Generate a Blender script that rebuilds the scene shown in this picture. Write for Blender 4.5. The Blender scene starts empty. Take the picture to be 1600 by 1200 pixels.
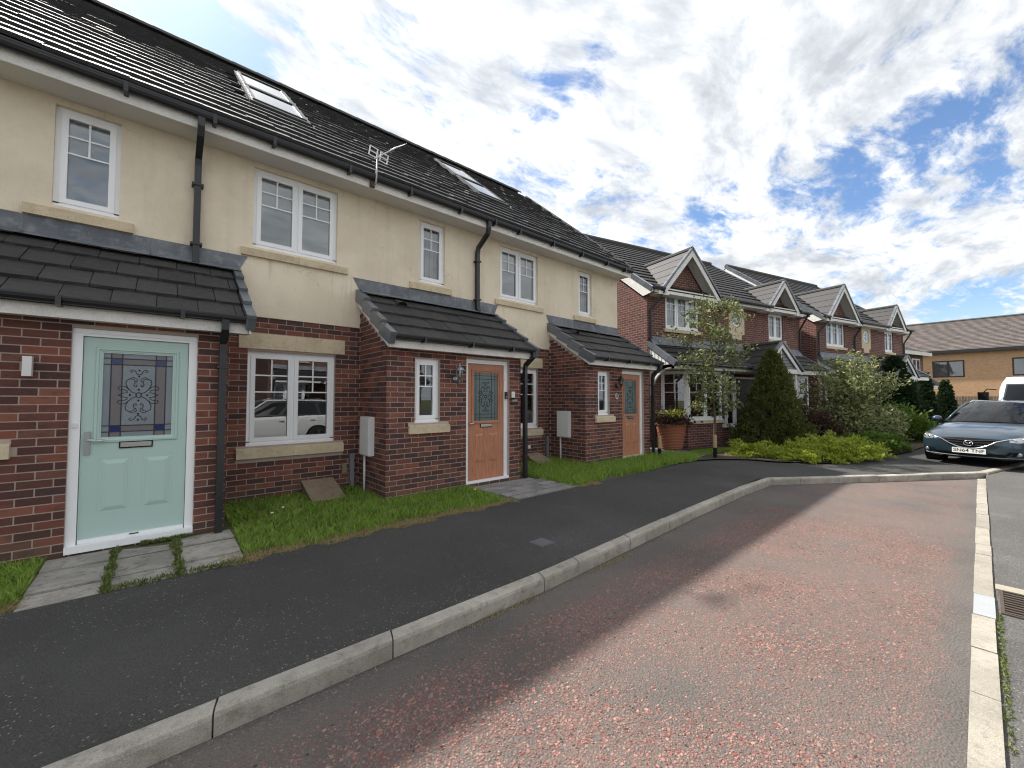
import bpy, bmesh, math, random
import numpy as np
from mathutils import Vector, Matrix
from mathutils.bvhtree import BVHTree
R = math.radians
rng = random.Random(7); nrg = np.random.default_rng(7)
SC = bpy.context.scene; COL = SC.collection

# ------------------------------------------------------------------ camera
CAMZ, YAW, PITCH, FPX = 1.40, R(41.003), R(2.0944), 635.72
cam = bpy.data.objects.new('camera', bpy.data.cameras.new('camera')); COL.objects.link(cam)
cam.location = (0, 0, CAMZ); cam.rotation_euler = (R(90)+PITCH, 0, -YAW)
cam.data.sensor_width = 36; cam.data.lens = 36*FPX/1600; cam.data.clip_start = .05; cam.data.clip_end = 3000
SC.camera = cam
SUN = Vector((-.2, 1.0, 1.17)).normalized()
sun = bpy.data.objects.new('sun', bpy.data.lights.new('sun', 'SUN')); COL.objects.link(sun)
sun.data.energy = 2.4; sun.data.angle = R(1.1); sun.data.color = (1, .955, .89)
sun.rotation_euler = (-SUN).to_track_quat('-Z', 'Y').to_euler(); sun.location = (0, 0, 30)
CY = SC.cycles; CY.filter_width = 1.15; CY.max_bounces = 6; CY.diffuse_bounces = 3; CY.glossy_bounces = 3; CY.transmission_bounces = 3; CY.transparent_max_bounces = 6; CY.caustics_reflective = False; CY.caustics_refractive = False
SC.view_settings.view_transform = 'Standard'; SC.view_settings.look = 'None'
SC.view_settings.gamma = 1; SC.view_settings.exposure = 1.72; SC.view_settings.use_curve_mapping = False

# ------------------------------------------------------------------ node helpers
class NT:
    def __init__(s, tree): s.t = tree; s.n = tree.nodes; s.l = tree.links
    def node(s, typ, ins=None, **kw):
        n = s.n.new(typ)
        for k, v in kw.items(): setattr(n, k, v)
        for k, v in (ins or {}).items():
            if hasattr(v, 'is_output'): s.l.new(v, n.inputs[k])
            else: n.inputs[k].default_value = v
        return n
    def math(s, op, a, b=0.0, c=None, clamp=False):
        n = s.n.new('ShaderNodeMath'); n.operation = op; n.use_clamp = clamp
        for i, v in enumerate((a, b) if c is None else (a, b, c)):
            if hasattr(v, 'is_output'): s.l.new(v, n.inputs[i])
            else: n.inputs[i].default_value = v
        return n.outputs[0]
    def mix(s, f, a, b, mode='MIX'):
        n = s.n.new('ShaderNodeMix'); n.data_type = 'RGBA'; n.blend_type = mode
        for i, v in ((0, f), (6, a), (7, b)):
            if hasattr(v, 'is_output'): s.l.new(v, n.inputs[i])
            else: n.inputs[i].default_value = v if i == 0 else (tuple(v)+(1,))[:4]
        return n.outputs[2]
    def noise(s, vec, scale, detail=4, rough=.55, dist=0):
        return s.node('ShaderNodeTexNoise', {'Vector': vec, 'Scale': scale, 'Detail': detail, 'Roughness': rough, 'Distortion': dist}).outputs[0]
    def ramp(s, f, stops, interp='LINEAR'):
        n = s.n.new('ShaderNodeValToRGB'); n.color_ramp.interpolation = interp
        e = n.color_ramp.elements
        while len(e) < len(stops): e.new(.5)
        for q, (p, c) in zip(e, stops):
            q.position = p; q.color = (tuple(c)+(1,))[:4] if hasattr(c, '__len__') else (c, c, c, 1)
        s.l.new(f, n.inputs[0]); return n.outputs[0]
    def smooth(s, v, a, b):
        n = s.node('ShaderNodeMapRange', {'Value': v, 'From Min': a, 'From Max': b}, interpolation_type='SMOOTHSTEP'); return n.outputs[0]

# ------------------------------------------------------------------ sky
W = bpy.data.worlds.new('World'); SC.world = W; W.use_nodes = True
W.cycles.sampling_method = 'MANUAL'; W.cycles.sample_map_resolution = 512
w = NT(W.node_tree); w.n.clear()
sky = w.node('ShaderNodeTexSky', sky_type='NISHITA', sun_disc=False)
sky.sun_elevation = math.asin(SUN.z); sky.sun_rotation = math.atan2(SUN.x, SUN.y)
sky.air_density = 1.0; sky.dust_density = .6; sky.ozone_density = 1.5
tc = w.node('ShaderNodeTexCoord').outputs['Generated']
sp = w.node('ShaderNodeSeparateXYZ', {0: tc})
zc = w.math('MAXIMUM', sp.outputs[2], 0.0)
den = w.math('ADD', zc, .16)
cu = w.math('DIVIDE', sp.outputs[0], den); cv = w.math('DIVIDE', sp.outputs[1], den)
cvec = w.node('ShaderNodeCombineXYZ', {0: cu, 1: cv, 2: 0.37}).outputs[0]
wv = w.node('ShaderNodeTexNoise', {'Vector': cvec, 'Scale': 1.3, 'Detail': 3}).outputs['Color']
cvw = w.node('ShaderNodeVectorMath', {0: cvec, 1: w.node('ShaderNodeVectorMath', {0: wv, 'Scale': .35}, operation='SCALE').outputs[0]}, operation='ADD').outputs[0]
cst = w.node('ShaderNodeMapping', {'Vector': cvw, 'Rotation': (0, 0, R(35)), 'Scale': (1.0, 1.7, 1)}).outputs[0]
big = w.noise(cst, .8, 3, .5)
mid = w.noise(cst, 2.4, 6, .60)
fin = w.noise(cst, 8.0, 5, .66)
cov = w.math('ADD', w.math('MULTIPLY', big, .26), w.math('ADD', w.math('MULTIPLY', mid, .48), w.math('MULTIPLY', fin, .44)))
def pxdir(x, y):
    fw = Vector((math.sin(YAW)*math.cos(PITCH), math.cos(YAW)*math.cos(PITCH), math.sin(PITCH)))
    rt = Vector((math.cos(YAW), -math.sin(YAW), 0)); up = rt.cross(fw)
    return (fw+rt*(x-800)/FPX+up*(600-y)/FPX).normalized()
# breaks in the cloud deck, where blue shows (fixed directions of the sky)
for (x, y, ang, amt) in ((1400, 268, 8, .095), (1260, 300, 7, .08), (1560, 200, 8, .10), (1120, 320, 5, .06), (265, 25, 6, .15), (370, 92, 5, .13), (560, 70, 4, .05),
                         (650, 45, 5, .09), (900, 95, 5, .10), (850, 155, 4, .08), (960, 20, 5, .07), (1180, 30, 5, .05), (1500, 475, 4, .09), (1590, 470, 4, .09)):
    d = pxdir(x, y)
    dt = w.node('ShaderNodeVectorMath', {0: tc, 1: tuple(d)}, operation='DOT_PRODUCT').outputs['Value']
    cov = w.math('SUBTRACT', cov, w.math('MULTIPLY', w.smooth(dt, math.cos(R(ang)), 1.0), amt))
dens = w.smooth(cov, .435, .585)
shade = w.math('ADD', w.math('MULTIPLY', w.noise(cst, 1.8, 5, .60), .52), w.math('MULTIPLY', w.noise(cst, 6.0, 5, .62), .48))
ccol = w.ramp(shade, [(.38, (.19, .203, .22)), (.45, (.245, .257, .272)), (.51, (.305, .314, .324)), (.57, (.36, .365, .37)), (.66, (.405, .405, .405))])
sd = w.node('ShaderNodeVectorMath', {0: tc, 1: tuple(SUN)}, operation='DOT_PRODUCT').outputs['Value']
ccol = w.mix(1.0, ccol, w.ramp(w.smooth(sd, .1, .95), [(0, .96), (1, 1.12)]), 'MULTIPLY')   # cloud nearer the sun is brighter
skyc = w.mix(1.0, sky.outputs[0], (.046, .052, .059), 'MULTIPLY')
hor = w.smooth(sp.outputs[2], .20, 0.0)
base = w.mix(w.math('MULTIPLY', hor, .6), skyc, (.33, .36, .39))
ccol = w.mix(w.math('MULTIPLY', hor, .5), ccol, (.34, .36, .38))
bg = w.node('ShaderNodeBackground', {0: w.mix(dens, base, ccol), 1: 1.0})
w.l.new(bg.outputs[0], w.node('ShaderNodeOutputWorld').inputs[0])

# ------------------------------------------------------------------ materials
def newmat(name):
    m = bpy.data.materials.new(name); m.use_nodes = True; t = NT(m.node_tree); t.n.clear()
    out = t.node('ShaderNodeOutputMaterial'); return m, t, out
def pos(t): return t.node('ShaderNodeNewGeometry').outputs['Position']
def rnd(t):
    a = t.node('ShaderNodeObjectInfo').outputs['Random']; b = t.node('ShaderNodeNewGeometry').outputs['Random Per Island']
    return t.math('FRACT', t.math('ADD', t.math('MULTIPLY', a, 7.31), b))
def finish(t, out, col, rough=.6, bump=None, bstr=.3, bdist=.01, metal=0, spec=.5, coat=0, trans=0, sub=0):
    p = t.node('ShaderNodeBsdfPrincipled')
    for k, v in (('Base Color', col), ('Roughness', rough), ('Metallic', metal), ('Specular IOR Level', spec), ('Coat Weight', coat), ('Transmission Weight', trans)):
        if hasattr(v, 'is_output'): t.l.new(v, p.inputs[k])
        else: p.inputs[k].default_value = (tuple(v)+(1,))[:4] if k == 'Base Color' else v
    if coat: p.inputs['Coat Roughness'].default_value = .04
    if bump is not None:
        b = t.node('ShaderNodeBump', {'Height': bump, 'Strength': bstr, 'Distance': bdist}); t.l.new(b.outputs[0], p.inputs['Normal'])
    t.l.new(p.outputs[0], out.inputs[0]); return p
def mat(name, c, c2=None, rough=.6, scale=3, bump=0, bscale=60, bdist=.004, rv=0, metal=0, spec=.5, coat=0, detail=5):
    m, t, out = newmat(name); P = pos(t)
    col = t.mix(t.noise(P, scale, detail), c, c2) if c2 else None
    if col is None:
        col = t.node('ShaderNodeRGB'); col.outputs[0].default_value = tuple(c)+(1,); col = col.outputs[0]
    if rv:
        v = t.math('MULTIPLY_ADD', rnd(t), 2*rv, 1-rv)
        vv = t.node('ShaderNodeCombineXYZ', {0: v, 1: v, 2: v}).outputs[0]; col = t.mix(1.0, col, vv, 'MULTIPLY')
    finish(t, out, col, rough, t.noise(P, bscale, 4) if bump else None, bump, bdist, metal, spec, coat); return m
MT = {}
def brickmat():
    m, t, out = newmat('brick'); P = pos(t); r = rnd(t)
    c = t.ramp(r, [(0, (.085, .042, .037)), (.13, (.130, .054, .043)), (.27, (.190, .070, .051)), (.40, (.098, .046, .040)), (.52, (.225, .084, .058)), (.64, (.155, .062, .048)), (.76, (.080, .048, .045)), (.85, (.250, .100, .068)), (.94, (.175, .080, .058)), (1, (.24, .12, .085))], 'CONSTANT')
    n = t.noise(t.node('ShaderNodeMapping', {'Vector': P, 'Scale': (1, 1, 2.5)}).outputs[0], 8, 6, .65); c = t.mix(t.math('MULTIPLY', t.smooth(n, .48, .68), .6), c, (.07, .043, .038))
    n2 = t.noise(P, 45, 4, .7); c = t.mix(t.math('MULTIPLY', t.smooth(n2, .56, .76), .4), c, (.32, .19, .145))
    # damp, algae-darkened lowest courses
    z = t.node('ShaderNodeSeparateXYZ', {0: P}).outputs[2]
    dz = t.math('MULTIPLY', t.smooth(t.math('ADD', z, t.math('MULTIPLY', t.noise(P, 2.5, 4), .55)), .62, .12), .5)
    c = t.mix(dz, c, (.115, .088, .066))
    finish(t, out, c, .85, t.noise(P, 120, 4), .5, .004, spec=.25); return m
MT['brick'] = brickmat()
MT['mortar'] = mat('mortar', (.50, .41, .36), (.36, .29, .25), .95, 6, .5, 150, rv=0)
def rendermat():
    m, t, out = newmat('cream_render'); P = pos(t)
    c = t.mix(t.smooth(t.noise(P, 1.4, 6, .6), .35, .65), (.87, .765, .60), (.77, .67, .515))
    mp = t.node('ShaderNodeMapping', {'Vector': P, 'Scale': (7, 7, .55)}).outputs[0]
    st = t.noise(mp, 1.0, 6, .68)
    zz = t.node('ShaderNodeSeparateXYZ', {0: P}).outputs[2]
    run = t.math('MULTIPLY', t.smooth(zz, 2.7, 3.36), t.math('LESS_THAN', zz, 3.4))
    c = t.mix(t.math('MULTIPLY', t.smooth(st, .50, .72), t.math('MULTIPLY_ADD', run, .30, .20)), c, (.48, .41, .31))
    sp_ = t.noise(P, 9, 7, .72); c = t.mix(t.math('MULTIPLY', t.smooth(sp_, .54, .74), .28), c, (.57, .49, .38))
    cr = t.node('ShaderNodeTexVoronoi', {'Vector': t.node('ShaderNodeVectorMath', {0: P, 1: t.node('ShaderNodeTexNoise', {'Vector': P, 'Scale': 3, 'Detail': 4}).outputs['Color']}, operation='ADD').outputs[0], 'Scale': .9}, feature='DISTANCE_TO_EDGE').outputs['Distance']
    c = t.mix(t.math('MULTIPLY', t.math('MULTIPLY', t.smooth(cr, .010, .0), t.smooth(t.noise(P, .9, 2), .5, .62)), .45), c, (.36, .31, .24))
    finish(t, out, c, .9, t.noise(P, 60, 6, .75), .8, .012, spec=.2); return m
def worn(name, c1, c2, dark, s1=3, s2=14, rv=.12, rough=.9, amt=.6, green=None):
    m, t, out = newmat(name); P = pos(t)
    c = t.mix(t.smooth(t.noise(P, s1, 6, .6), .35, .65), c1, c2)
    n2 = t.noise(P, s2, 7, .7); c = t.mix(t.math('MULTIPLY', t.smooth(n2, .48, .70), amt), c, dark)
    g = t.noise(P, 170, 2, .6); c = t.mix(t.math('MULTIPLY', t.smooth(g, .52, .72), .35), c, tuple(min(.9, k*1.5) for k in c1)); c = t.mix(t.math('MULTIPLY', t.smooth(g, .46, .30), .35), c, tuple(k*.55 for k in dark))
    if green: c = t.mix(t.math('MULTIPLY', t.smooth(t.noise(P, 4.3, 6, .7), .56, .72), .6), c, green)
    v = t.math('MULTIPLY_ADD', rnd(t), 2*rv, 1-rv); c = t.mix(1.0, c, t.node('ShaderNodeCombineXYZ', {0: v, 1: v, 2: v}).outputs[0], 'MULTIPLY')
    finish(t, out, c, rough, t.math('ADD', t.math('MULTIPLY', n2, .6), g), .7, .008, spec=.25); return m
MT['render'] = rendermat()
MT['stone'] = worn('cast_stone', (.72, .60, .42), (.62, .51, .35), (.42, .34, .23), 3, 12, .06, amt=.45)
MT['upvc'] = mat('white_upvc', (.92, .93, .94), (.88, .89, .90), .35, 2, spec=.5)
MT['fascia'] = worn('white_fascia_board', (.88, .87, .83), (.82, .80, .75), (.60, .57, .50), 3, 9, .02, .5, .35)
MT['soffit'] = mat('soffit_board', (.76, .74, .70), (.62, .60, .56), .6, 2.2)
MT['black_pvc'] = mat('black_plastic_rainware', (.014, .015, .018), (.03, .031, .034), .32, 3, spec=.5)
MT['lead'] = worn('lead_flashing', (.20, .215, .235), (.13, .145, .165), (.40, .42, .44), 4, 9, .10, .5, .5)
MT['verge'] = mat('grey_verge_cap', (.10, .115, .13), (.17, .185, .205), .22, 7, rv=.2, spec=.6)
def tilemat(name, c1, c2, moss):
    m, t, out = newmat(name); P = pos(t); r = rnd(t)
    c = t.mix(r, c1, c2)
    n = t.noise(P, 17, 7, .75); c = t.mix(t.math('MULTIPLY', t.smooth(n, .48, .68), .75), c, moss)
    n2 = t.noise(P, 3, 5, .6); c = t.mix(t.math('MULTIPLY', t.smooth(n2, .5, .75), .35), c, (.02, .02, .02))
    finish(t, out, c, t.math('MULTIPLY_ADD', n, .2, .51), t.noise(P, 55, 5, .75), .8, .010, spec=.45); return m
MT['tile'] = tilemat('roof_tile', (.030, .030, .033), (.05, .048, .05), (.085, .083, .078))
MT['tile_porch'] = tilemat('porch_roof_tile', (.032, .030, .031), (.050, .046, .045), (.085, .08, .075))
MT['tile_far'] = tilemat('brown_roof_tile', (.026, .024, .024), (.036, .033, .033), (.055, .051, .048))
MT['slate'] = mat('grey_brown_slates', (.145, .118, .105), (.105, .088, .082), .8, 2.5, .3, 8, .02, rv=.2)
MT['rw_frame'] = mat('grey_roof_window_frame', (.06, .062, .065), None, .45)
MT['ridge'] = mat('ridge_tile', (.05, .05, .05), (.08, .078, .072), .7, 9, .3, 60)
MT['cement'] = mat('valley_mortar', (.40, .36, .28), (.26, .23, .18), .9, 14, .5, 60)
MT['green_door'] = mat('sage_green_door', (.48, .635, .585), (.44, .59, .54), .36, 2.5, .2, 130, .002)
def woodmat():
    m, t, out = newmat('oak_brown_door'); P = pos(t)
    mp = t.node('ShaderNodeMapping', {'Vector': P, 'Scale': (42, 42, 2.2)}).outputs[0]
    n = t.noise(mp, 1.5, 6, .65, 1.2); c = t.ramp(n, [(.3, (.27, .108, .056)), (.5, (.46, .195, .108)), (.7, (.55, .255, .15))])
    finish(t, out, c, .45, n, .25, .003); return m
MT['wood_door'] = woodmat()
MT['chrome'] = mat('polished_chrome', (.72, .72, .73), None, .14, metal=1)
MT['silver'] = mat('aged_silver_metal', (.42, .43, .43), (.30, .31, .32), .38, 40, metal=.8)
MT['black_metal'] = mat('black_metal', (.012, .012, .013), None, .4)
MT['black'] = mat('matt_black', (.006, .006, .007), None, .6, spec=.2)
MT['white'] = mat('white_plastic', (.78, .78, .76), (.68, .68, .66), .45, 6)
MT['grey_pvc'] = mat('grey_plastic', (.19, .20, .215), (.24, .245, .26), .5, 5)
MT['gasbox'] = worn('brown_glassfibre', (.33, .255, .18), (.26, .20, .14), (.15, .115, .08), 3, 14, .05, .75, .6)
MT['lead_came'] = mat('lead_came', (.018, .018, .022), None, .5)
MT['blue_glass'] = mat('blue_stained_glass', (.010, .016, .10), (.02, .03, .16), .12, 60)
def obscure(name, c, c2, rough=.22):
    m, t, out = newmat(name); P = pos(t)
    mp = t.node('ShaderNodeMapping', {'Vector': P, 'Scale': (70, 70, 160)}).outputs[0]
    n = t.noise(mp, 1.0, 3, .6); col = t.mix(t.noise(P, 5, 3), c, c2)
    finish(t, out, col, rough, n, .25, .004, spec=.7); return m
MT['frost'] = obscure('frosted_door_glass', (.22, .26, .29), (.15, .18, .205))
MT['frost_pink'] = obscure('textured_mauve_glass', (.155, .135, .14), (.12, .108, .115))
MT['frost_green'] = obscure('green_tinted_glass', (.11, .155, .155), (.07, .105, .105))
def glassmat(name, ior=1.75, tint=(.94, .97, .97)):
    m, t, out = newmat(name)
    fr = t.node('ShaderNodeFresnel', {'IOR': ior}).outputs[0]
    nb = t.node('ShaderNodeBump', {'Height': t.noise(pos(t), 1.3, 2), 'Strength': .12, 'Distance': .012}).outputs[0]
    g = t.node('ShaderNodeBsdfGlossy', {'Color': (.96, .98, 1, 1), 'Roughness': .005, 'Normal': nb}); tr = t.node('ShaderNodeBsdfTransparent', {'Color': tint+(1,)})
    mx = t.node('ShaderNodeMixShader', {0: fr}); t.l.new(tr.outputs[0], mx.inputs[1]); t.l.new(g.outputs[0], mx.inputs[2])
    t.l.new(mx.outputs[0], out.inputs[0]); return m
MT['glass'] = glassmat('window_glass', 2.25)
MT['carglass'] = glassmat('tinted_car_glass', 1.5, (.08, .10, .12))
MT['blind'] = mat('pale_blind_fabric', (.84, .89, .92), (.76, .82, .86), .9, 2)
MT['curtain'] = mat('white_net_curtain', (.75, .76, .75), (.62, .64, .64), .9, 12)
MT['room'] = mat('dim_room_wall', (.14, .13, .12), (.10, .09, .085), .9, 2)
def asphalt(name, c1, c2, speck, sp_amt, scale=1.0):
    m, t, out = newmat(name); P = pos(t)
    c = t.mix(t.smooth(t.noise(P, .55, 6, .62), .32, .68), c1, c2)
    c = t.mix(t.math('MULTIPLY', t.smooth(t.noise(P, 2.6, 7, .7), .54, .72), .45), c, tuple(k*.72 for k in c1))
    c = t.mix(t.math('MULTIPLY', t.smooth(t.noise(P, 1.1, 7, .7), .56, .74), .5), c, tuple(k*1.35 for k in c2))
    n = t.noise(P, 95*scale, 3, .7); c = t.mix(t.math('MULTIPLY', t.smooth(n, .52, .72), .55), c, tuple(min(1, k*2.0) for k in c2)); c = t.mix(t.math('MULTIPLY', t.smooth(n, .46, .30), .55), c, tuple(k*.45 for k in c1))
    for sc_, th in ((70, .30), (34, .15)):
        v = t.node('ShaderNodeTexVoronoi', {'Vector': P, 'Scale': sc_*scale}); sel = t.math('GREATER_THAN', t.node('ShaderNodeSeparateColor', {0: v.outputs['Color']}).outputs[0], t.math('SUBTRACT', 1, t.math('MULTIPLY', t.smooth(t.noise(P, 1.7, 5, .65), .35, .7), sp_amt*1.5)))
        c = t.mix(t.math('MULTIPLY', t.math('MULTIPLY', sel, t.math('LESS_THAN', v.outputs['Distance'], th)), .85), c, speck)
    vb = t.node('ShaderNodeTexVoronoi', {'Vector': P, 'Scale': 90*scale}).outputs['Distance']
    finish(t, out, c, .85, t.math('ADD', t.math('MULTIPLY', vb, -.7), t.math('MULTIPLY', n, .8)), .8, .010, spec=.25); return m
MT['path'] = asphalt('dark_footpath_asphalt', (.054, .052, .050), (.072, .070, .066), (.30, .29, .27), .09)
MT['road'] = asphalt('worn_grey_road_asphalt', (.095, .092, .087), (.125, .121, .113), (.30, .28, .25), .16)
def baymat():
    m, t, out = newmat('red_chip_parking_bay'); P = pos(t); s = t.node('ShaderNodeSeparateXYZ', {0: P})
    c = t.mix(t.smooth(t.noise(P, .7, 6, .62), .33, .67), (.112, .102, .094), (.150, .134, .122))
    n = t.noise(P, 105, 3, .7); c = t.mix(t.math('MULTIPLY', t.smooth(n, .50, .72), .5), c, (.25, .215, .19)); c = t.mix(t.math('MULTIPLY', t.smooth(n, .46, .30), .5), c, (.055, .05, .046))
    # red chippings rolled into the surface: worn bare along the edges and in patches
    edge = t.math('MULTIPLY', t.smooth(t.math('ADD', s.outputs[1], t.math('MULTIPLY', t.noise(P, 2.2, 5), .22)), .24, .40), t.smooth(t.math('ADD', s.outputs[1], t.math('MULTIPLY', t.noise(P, 1.7, 5), .5)), 2.62, 2.20))
    cl = t.math('MULTIPLY', edge, t.smooth(t.noise(P, 1.3, 6, .65), .33, .60))
    c = t.mix(t.math('MULTIPLY', cl, .15), c, (.20, .138, .12))
    for sc_, th in ((58, .36), (85, .40), (120, .42)):
        v = t.node('ShaderNodeTexVoronoi', {'Vector': P, 'Scale': sc_, 'Randomness': 1}); q = t.node('ShaderNodeSeparateColor', {0: v.outputs['Color']})
        on = t.math('MULTIPLY', t.math('LESS_THAN', q.outputs[0], t.math('MULTIPLY', cl, .46)), t.math('LESS_THAN', v.outputs['Distance'], th))
        c = t.mix(t.math('MULTIPLY', on, .85), c, t.ramp(q.outputs[1], [(0, (.17, .078, .066)), (.4, (.25, .125, .105)), (.75, (.32, .185, .15)), (.9, (.36, .24, .195)), (1, (.045, .04, .04))]))
    c = t.mix(t.math('MULTIPLY', t.smooth(t.noise(P, 1.9, 6, .7), .60, .76), .4), c, (.07, .058, .052))
    vb = t.node('ShaderNodeTexVoronoi', {'Vector': P, 'Scale': 85}).outputs['Distance']
    finish(t, out, c, .88, t.math('ADD', t.math('MULTIPLY', vb, -.9), n), .8, .010, spec=.2); return m
MT['bay'] = baymat()
def chipmat():
    m, t, out = newmat('red_stone_chippings'); r = rnd(t)
    c = t.ramp(r, [(0, (.185, .082, .070)), (.22, (.27, .125, .104)), (.46, (.335, .170, .140)), (.66, (.385, .220, .180)), (.80, (.25, .19, .162)), (.90, (.17, .14, .122)), (.97, (.055, .05, .046)), (1, (.35, .29, .235))], 'CONSTANT')
    finish(t, out, c, .8, spec=.25); return m
MT['chip'] = chipmat()
MT['kerb'] = worn('weathered_concrete_kerb', (.44, .41, .355), (.33, .305, .26), (.165, .15, .125), 2.5, 11, .10, amt=.65, green=(.17, .165, .10))
MT['kerb_pale'] = worn('pale_concrete_kerb', (.40, .365, .305), (.31, .285, .24), (.20, .18, .15), 3, 22, .10, amt=.5)
MT['kerb_new'] = mat('new_grey_concrete', (.36, .38, .39), (.30, .315, .32), .85, 8, .2, 90)
MT['slab'] = worn('weathered_paving_slab', (.42, .395, .355), (.31, .29, .26), (.15, .14, .12), 3.5, 13, .14, amt=.75, green=(.17, .16, .09))
MT['slab2'] = worn('grey_block_paving', (.30, .29, .28), (.23, .22, .21), (.14, .13, .12), 4, 15, .18, amt=.55)
MT['soil'] = mat('soil', (.055, .042, .028), (.085, .065, .04), .95, 8, .8, 30, .02)
MT['turf'] = mat('turf_base', (.05, .075, .02), (.09, .10, .04), .95, 8, .8, 40, .02)
def leafmat(name, cols, rough=.55, spec=.3):
    m, t, out = newmat(name); c = t.ramp(rnd(t), [(i/(len(cols)-1), k) for i, k in enumerate(cols)])
    c = t.mix(t.math('MULTIPLY', t.noise(pos(t), 2.5, 3), .5), c, cols[0])
    p = finish(t, out, c, rough, spec=spec)
    tr = t.node('ShaderNodeBsdfTranslucent', {0: c}); mx = t.node('ShaderNodeMixShader', {0: .28})
    t.l.new(p.outputs[0], mx.inputs[1]); t.l.new(tr.outputs[0], mx.inputs[2]); t.l.new(mx.outputs[0], out.inputs[0]); return m
MT['grass'] = leafmat('grass_blades', [(.12, .23, .02), (.21, .37, .036), (.30, .47, .07), (.38, .50, .11), (.42, .43, .16)])
MT['straw'] = leafmat('dry_grass', [(.34, .26, .13), (.46, .37, .20), (.30, .27, .10)])
MT['weed'] = leafmat('weed_leaves', [(0.090, 0.135, 0.030), (0.165, 0.210, 0.060), (0.240, 0.225, 0.090)])
MT['rowan'] = leafmat('young_tree_leaves', [(.11, .145, .055), (.19, .23, .09), (.27, .29, .12), (.36, .33, .15)])
MT['thuja'] = leafmat('dark_conifer_foliage', [(.06, .08, .02), (.11, .13, .032), (.165, .18, .05), (.21, .20, .06)])
MT['gold'] = leafmat('golden_juniper_foliage', [(.16, .24, .03), (.31, .39, .045), (.48, .51, .07), (.60, .58, .10)])
MT['willow'] = leafmat('grey_green_leaves', [(.14, .17, .065), (.25, .285, .11), (.35, .375, .155), (.44, .44, .21)])
MT['hedge'] = leafmat('bright_hedge_leaves', [(0.075, 0.135, 0.018), (0.120, 0.210, 0.030), (0.195, 0.270, 0.045)])
MT['yew'] = leafmat('dark_yew_foliage', [(0.015, 0.036, 0.015), (0.030, 0.060, 0.021), (0.045, 0.083, 0.030)])
MT['purple'] = leafmat('purple_brown_leaves', [(0.048, 0.029, 0.026), (0.088, 0.045, 0.035), (0.112, 0.072, 0.040)])
MT['lime'] = leafmat('lime_leaves', [(0.192, 0.240, 0.036), (0.336, 0.360, 0.060), (0.432, 0.432, 0.096)])
MT['bark'] = mat('bark', (.075, .058, .042), (.12, .095, .07), .9, 25, .6, 60)
MT['terracotta'] = mat('terracotta', (.36, .135, .065), (.29, .11, .06), .75, 6, .2, 50)
MT['timber'] = mat('pale_timber', (.46, .34, .19), (.34, .25, .145), .75, 12, .3, 50)
MT['fence'] = mat('weathered_fence_timber', (.22, .18, .125), (.15, .125, .09), .85, 6, .4, 30, rv=.2)
def farbrick(name, c1, c2, mort, sz=1.0):
    m, t, out = newmat(name); T = t.node('ShaderNodeTexCoord'); s = t.node('ShaderNodeSeparateXYZ', {0: T.outputs['Object']}); n = t.node('ShaderNodeSeparateXYZ', {0: T.outputs['Normal']})
    k = t.math('GREATER_THAN', t.math('ABSOLUTE', n.outputs[0]), .7)
    u = t.math('ADD', t.math('MULTIPLY', s.outputs[0], t.math('SUBTRACT', 1, k)), t.math('MULTIPLY', s.outputs[1], k))
    b = t.node('ShaderNodeTexBrick', {'Vector': t.node('ShaderNodeCombineXYZ', {0: u, 1: s.outputs[2], 2: 0}).outputs[0], 'Color1': c1+(1,), 'Color2': c2+(1,), 'Mortar': mort+(1,), 'Scale': 1.0, 'Mortar Size': .006, 'Brick Width': .225*sz, 'Row Height': .075*sz, 'Mortar Smooth': .1, 'Bias': 0})
    nz = t.noise(pos(t), 6, 5, .65); c = t.mix(t.math('MULTIPLY', t.smooth(nz, .5, .75), .45), b.outputs[0], tuple(q*.45 for q in c1))
    finish(t, out, c, .88, t.math('SUBTRACT', 1, b.outputs['Fac']), .5, .006, spec=.25); return m
MT['farbrick'] = farbrick('red_brickwork', (.185, .075, .060), (.10, .046, .042), (.36, .285, .245))
MT['orange_brick'] = farbrick('orange_buff_brickwork', (.62, .385, .215), (.54, .33, .18), (.52, .38, .26))
MT['carpaint'] = mat('metallic_blue_grey_paint', (.026, .052, .078), None, .3, metal=.45, coat=1)
MT['whitepaint'] = mat('white_car_paint', (.70, .72, .72), None, .3, coat=1)
MT['rubber'] = mat('tyre_rubber', (.012, .012, .013), None, .8)
MT['alloy'] = mat('alloy_wheel', (.40, .41, .42), None, .3, metal=.9)
MT['lamp_glass'] = mat('headlamp_lens', (.55, .58, .60), (.25, .27, .29), .08, 16, metal=.6, coat=1)
MT['plate'] = mat('number_plate_white', (.78, .78, .74), None, .4)
MT['iron'] = mat('rusty_cast_iron', (.045, .034, .026), (.085, .06, .042), .7, 20, .5, 60)
MT['inspect'] = mat('grey_inspection_cover', (.085, .09, .10), (.12, .125, .135), .6, 20, .3, 60)

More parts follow.
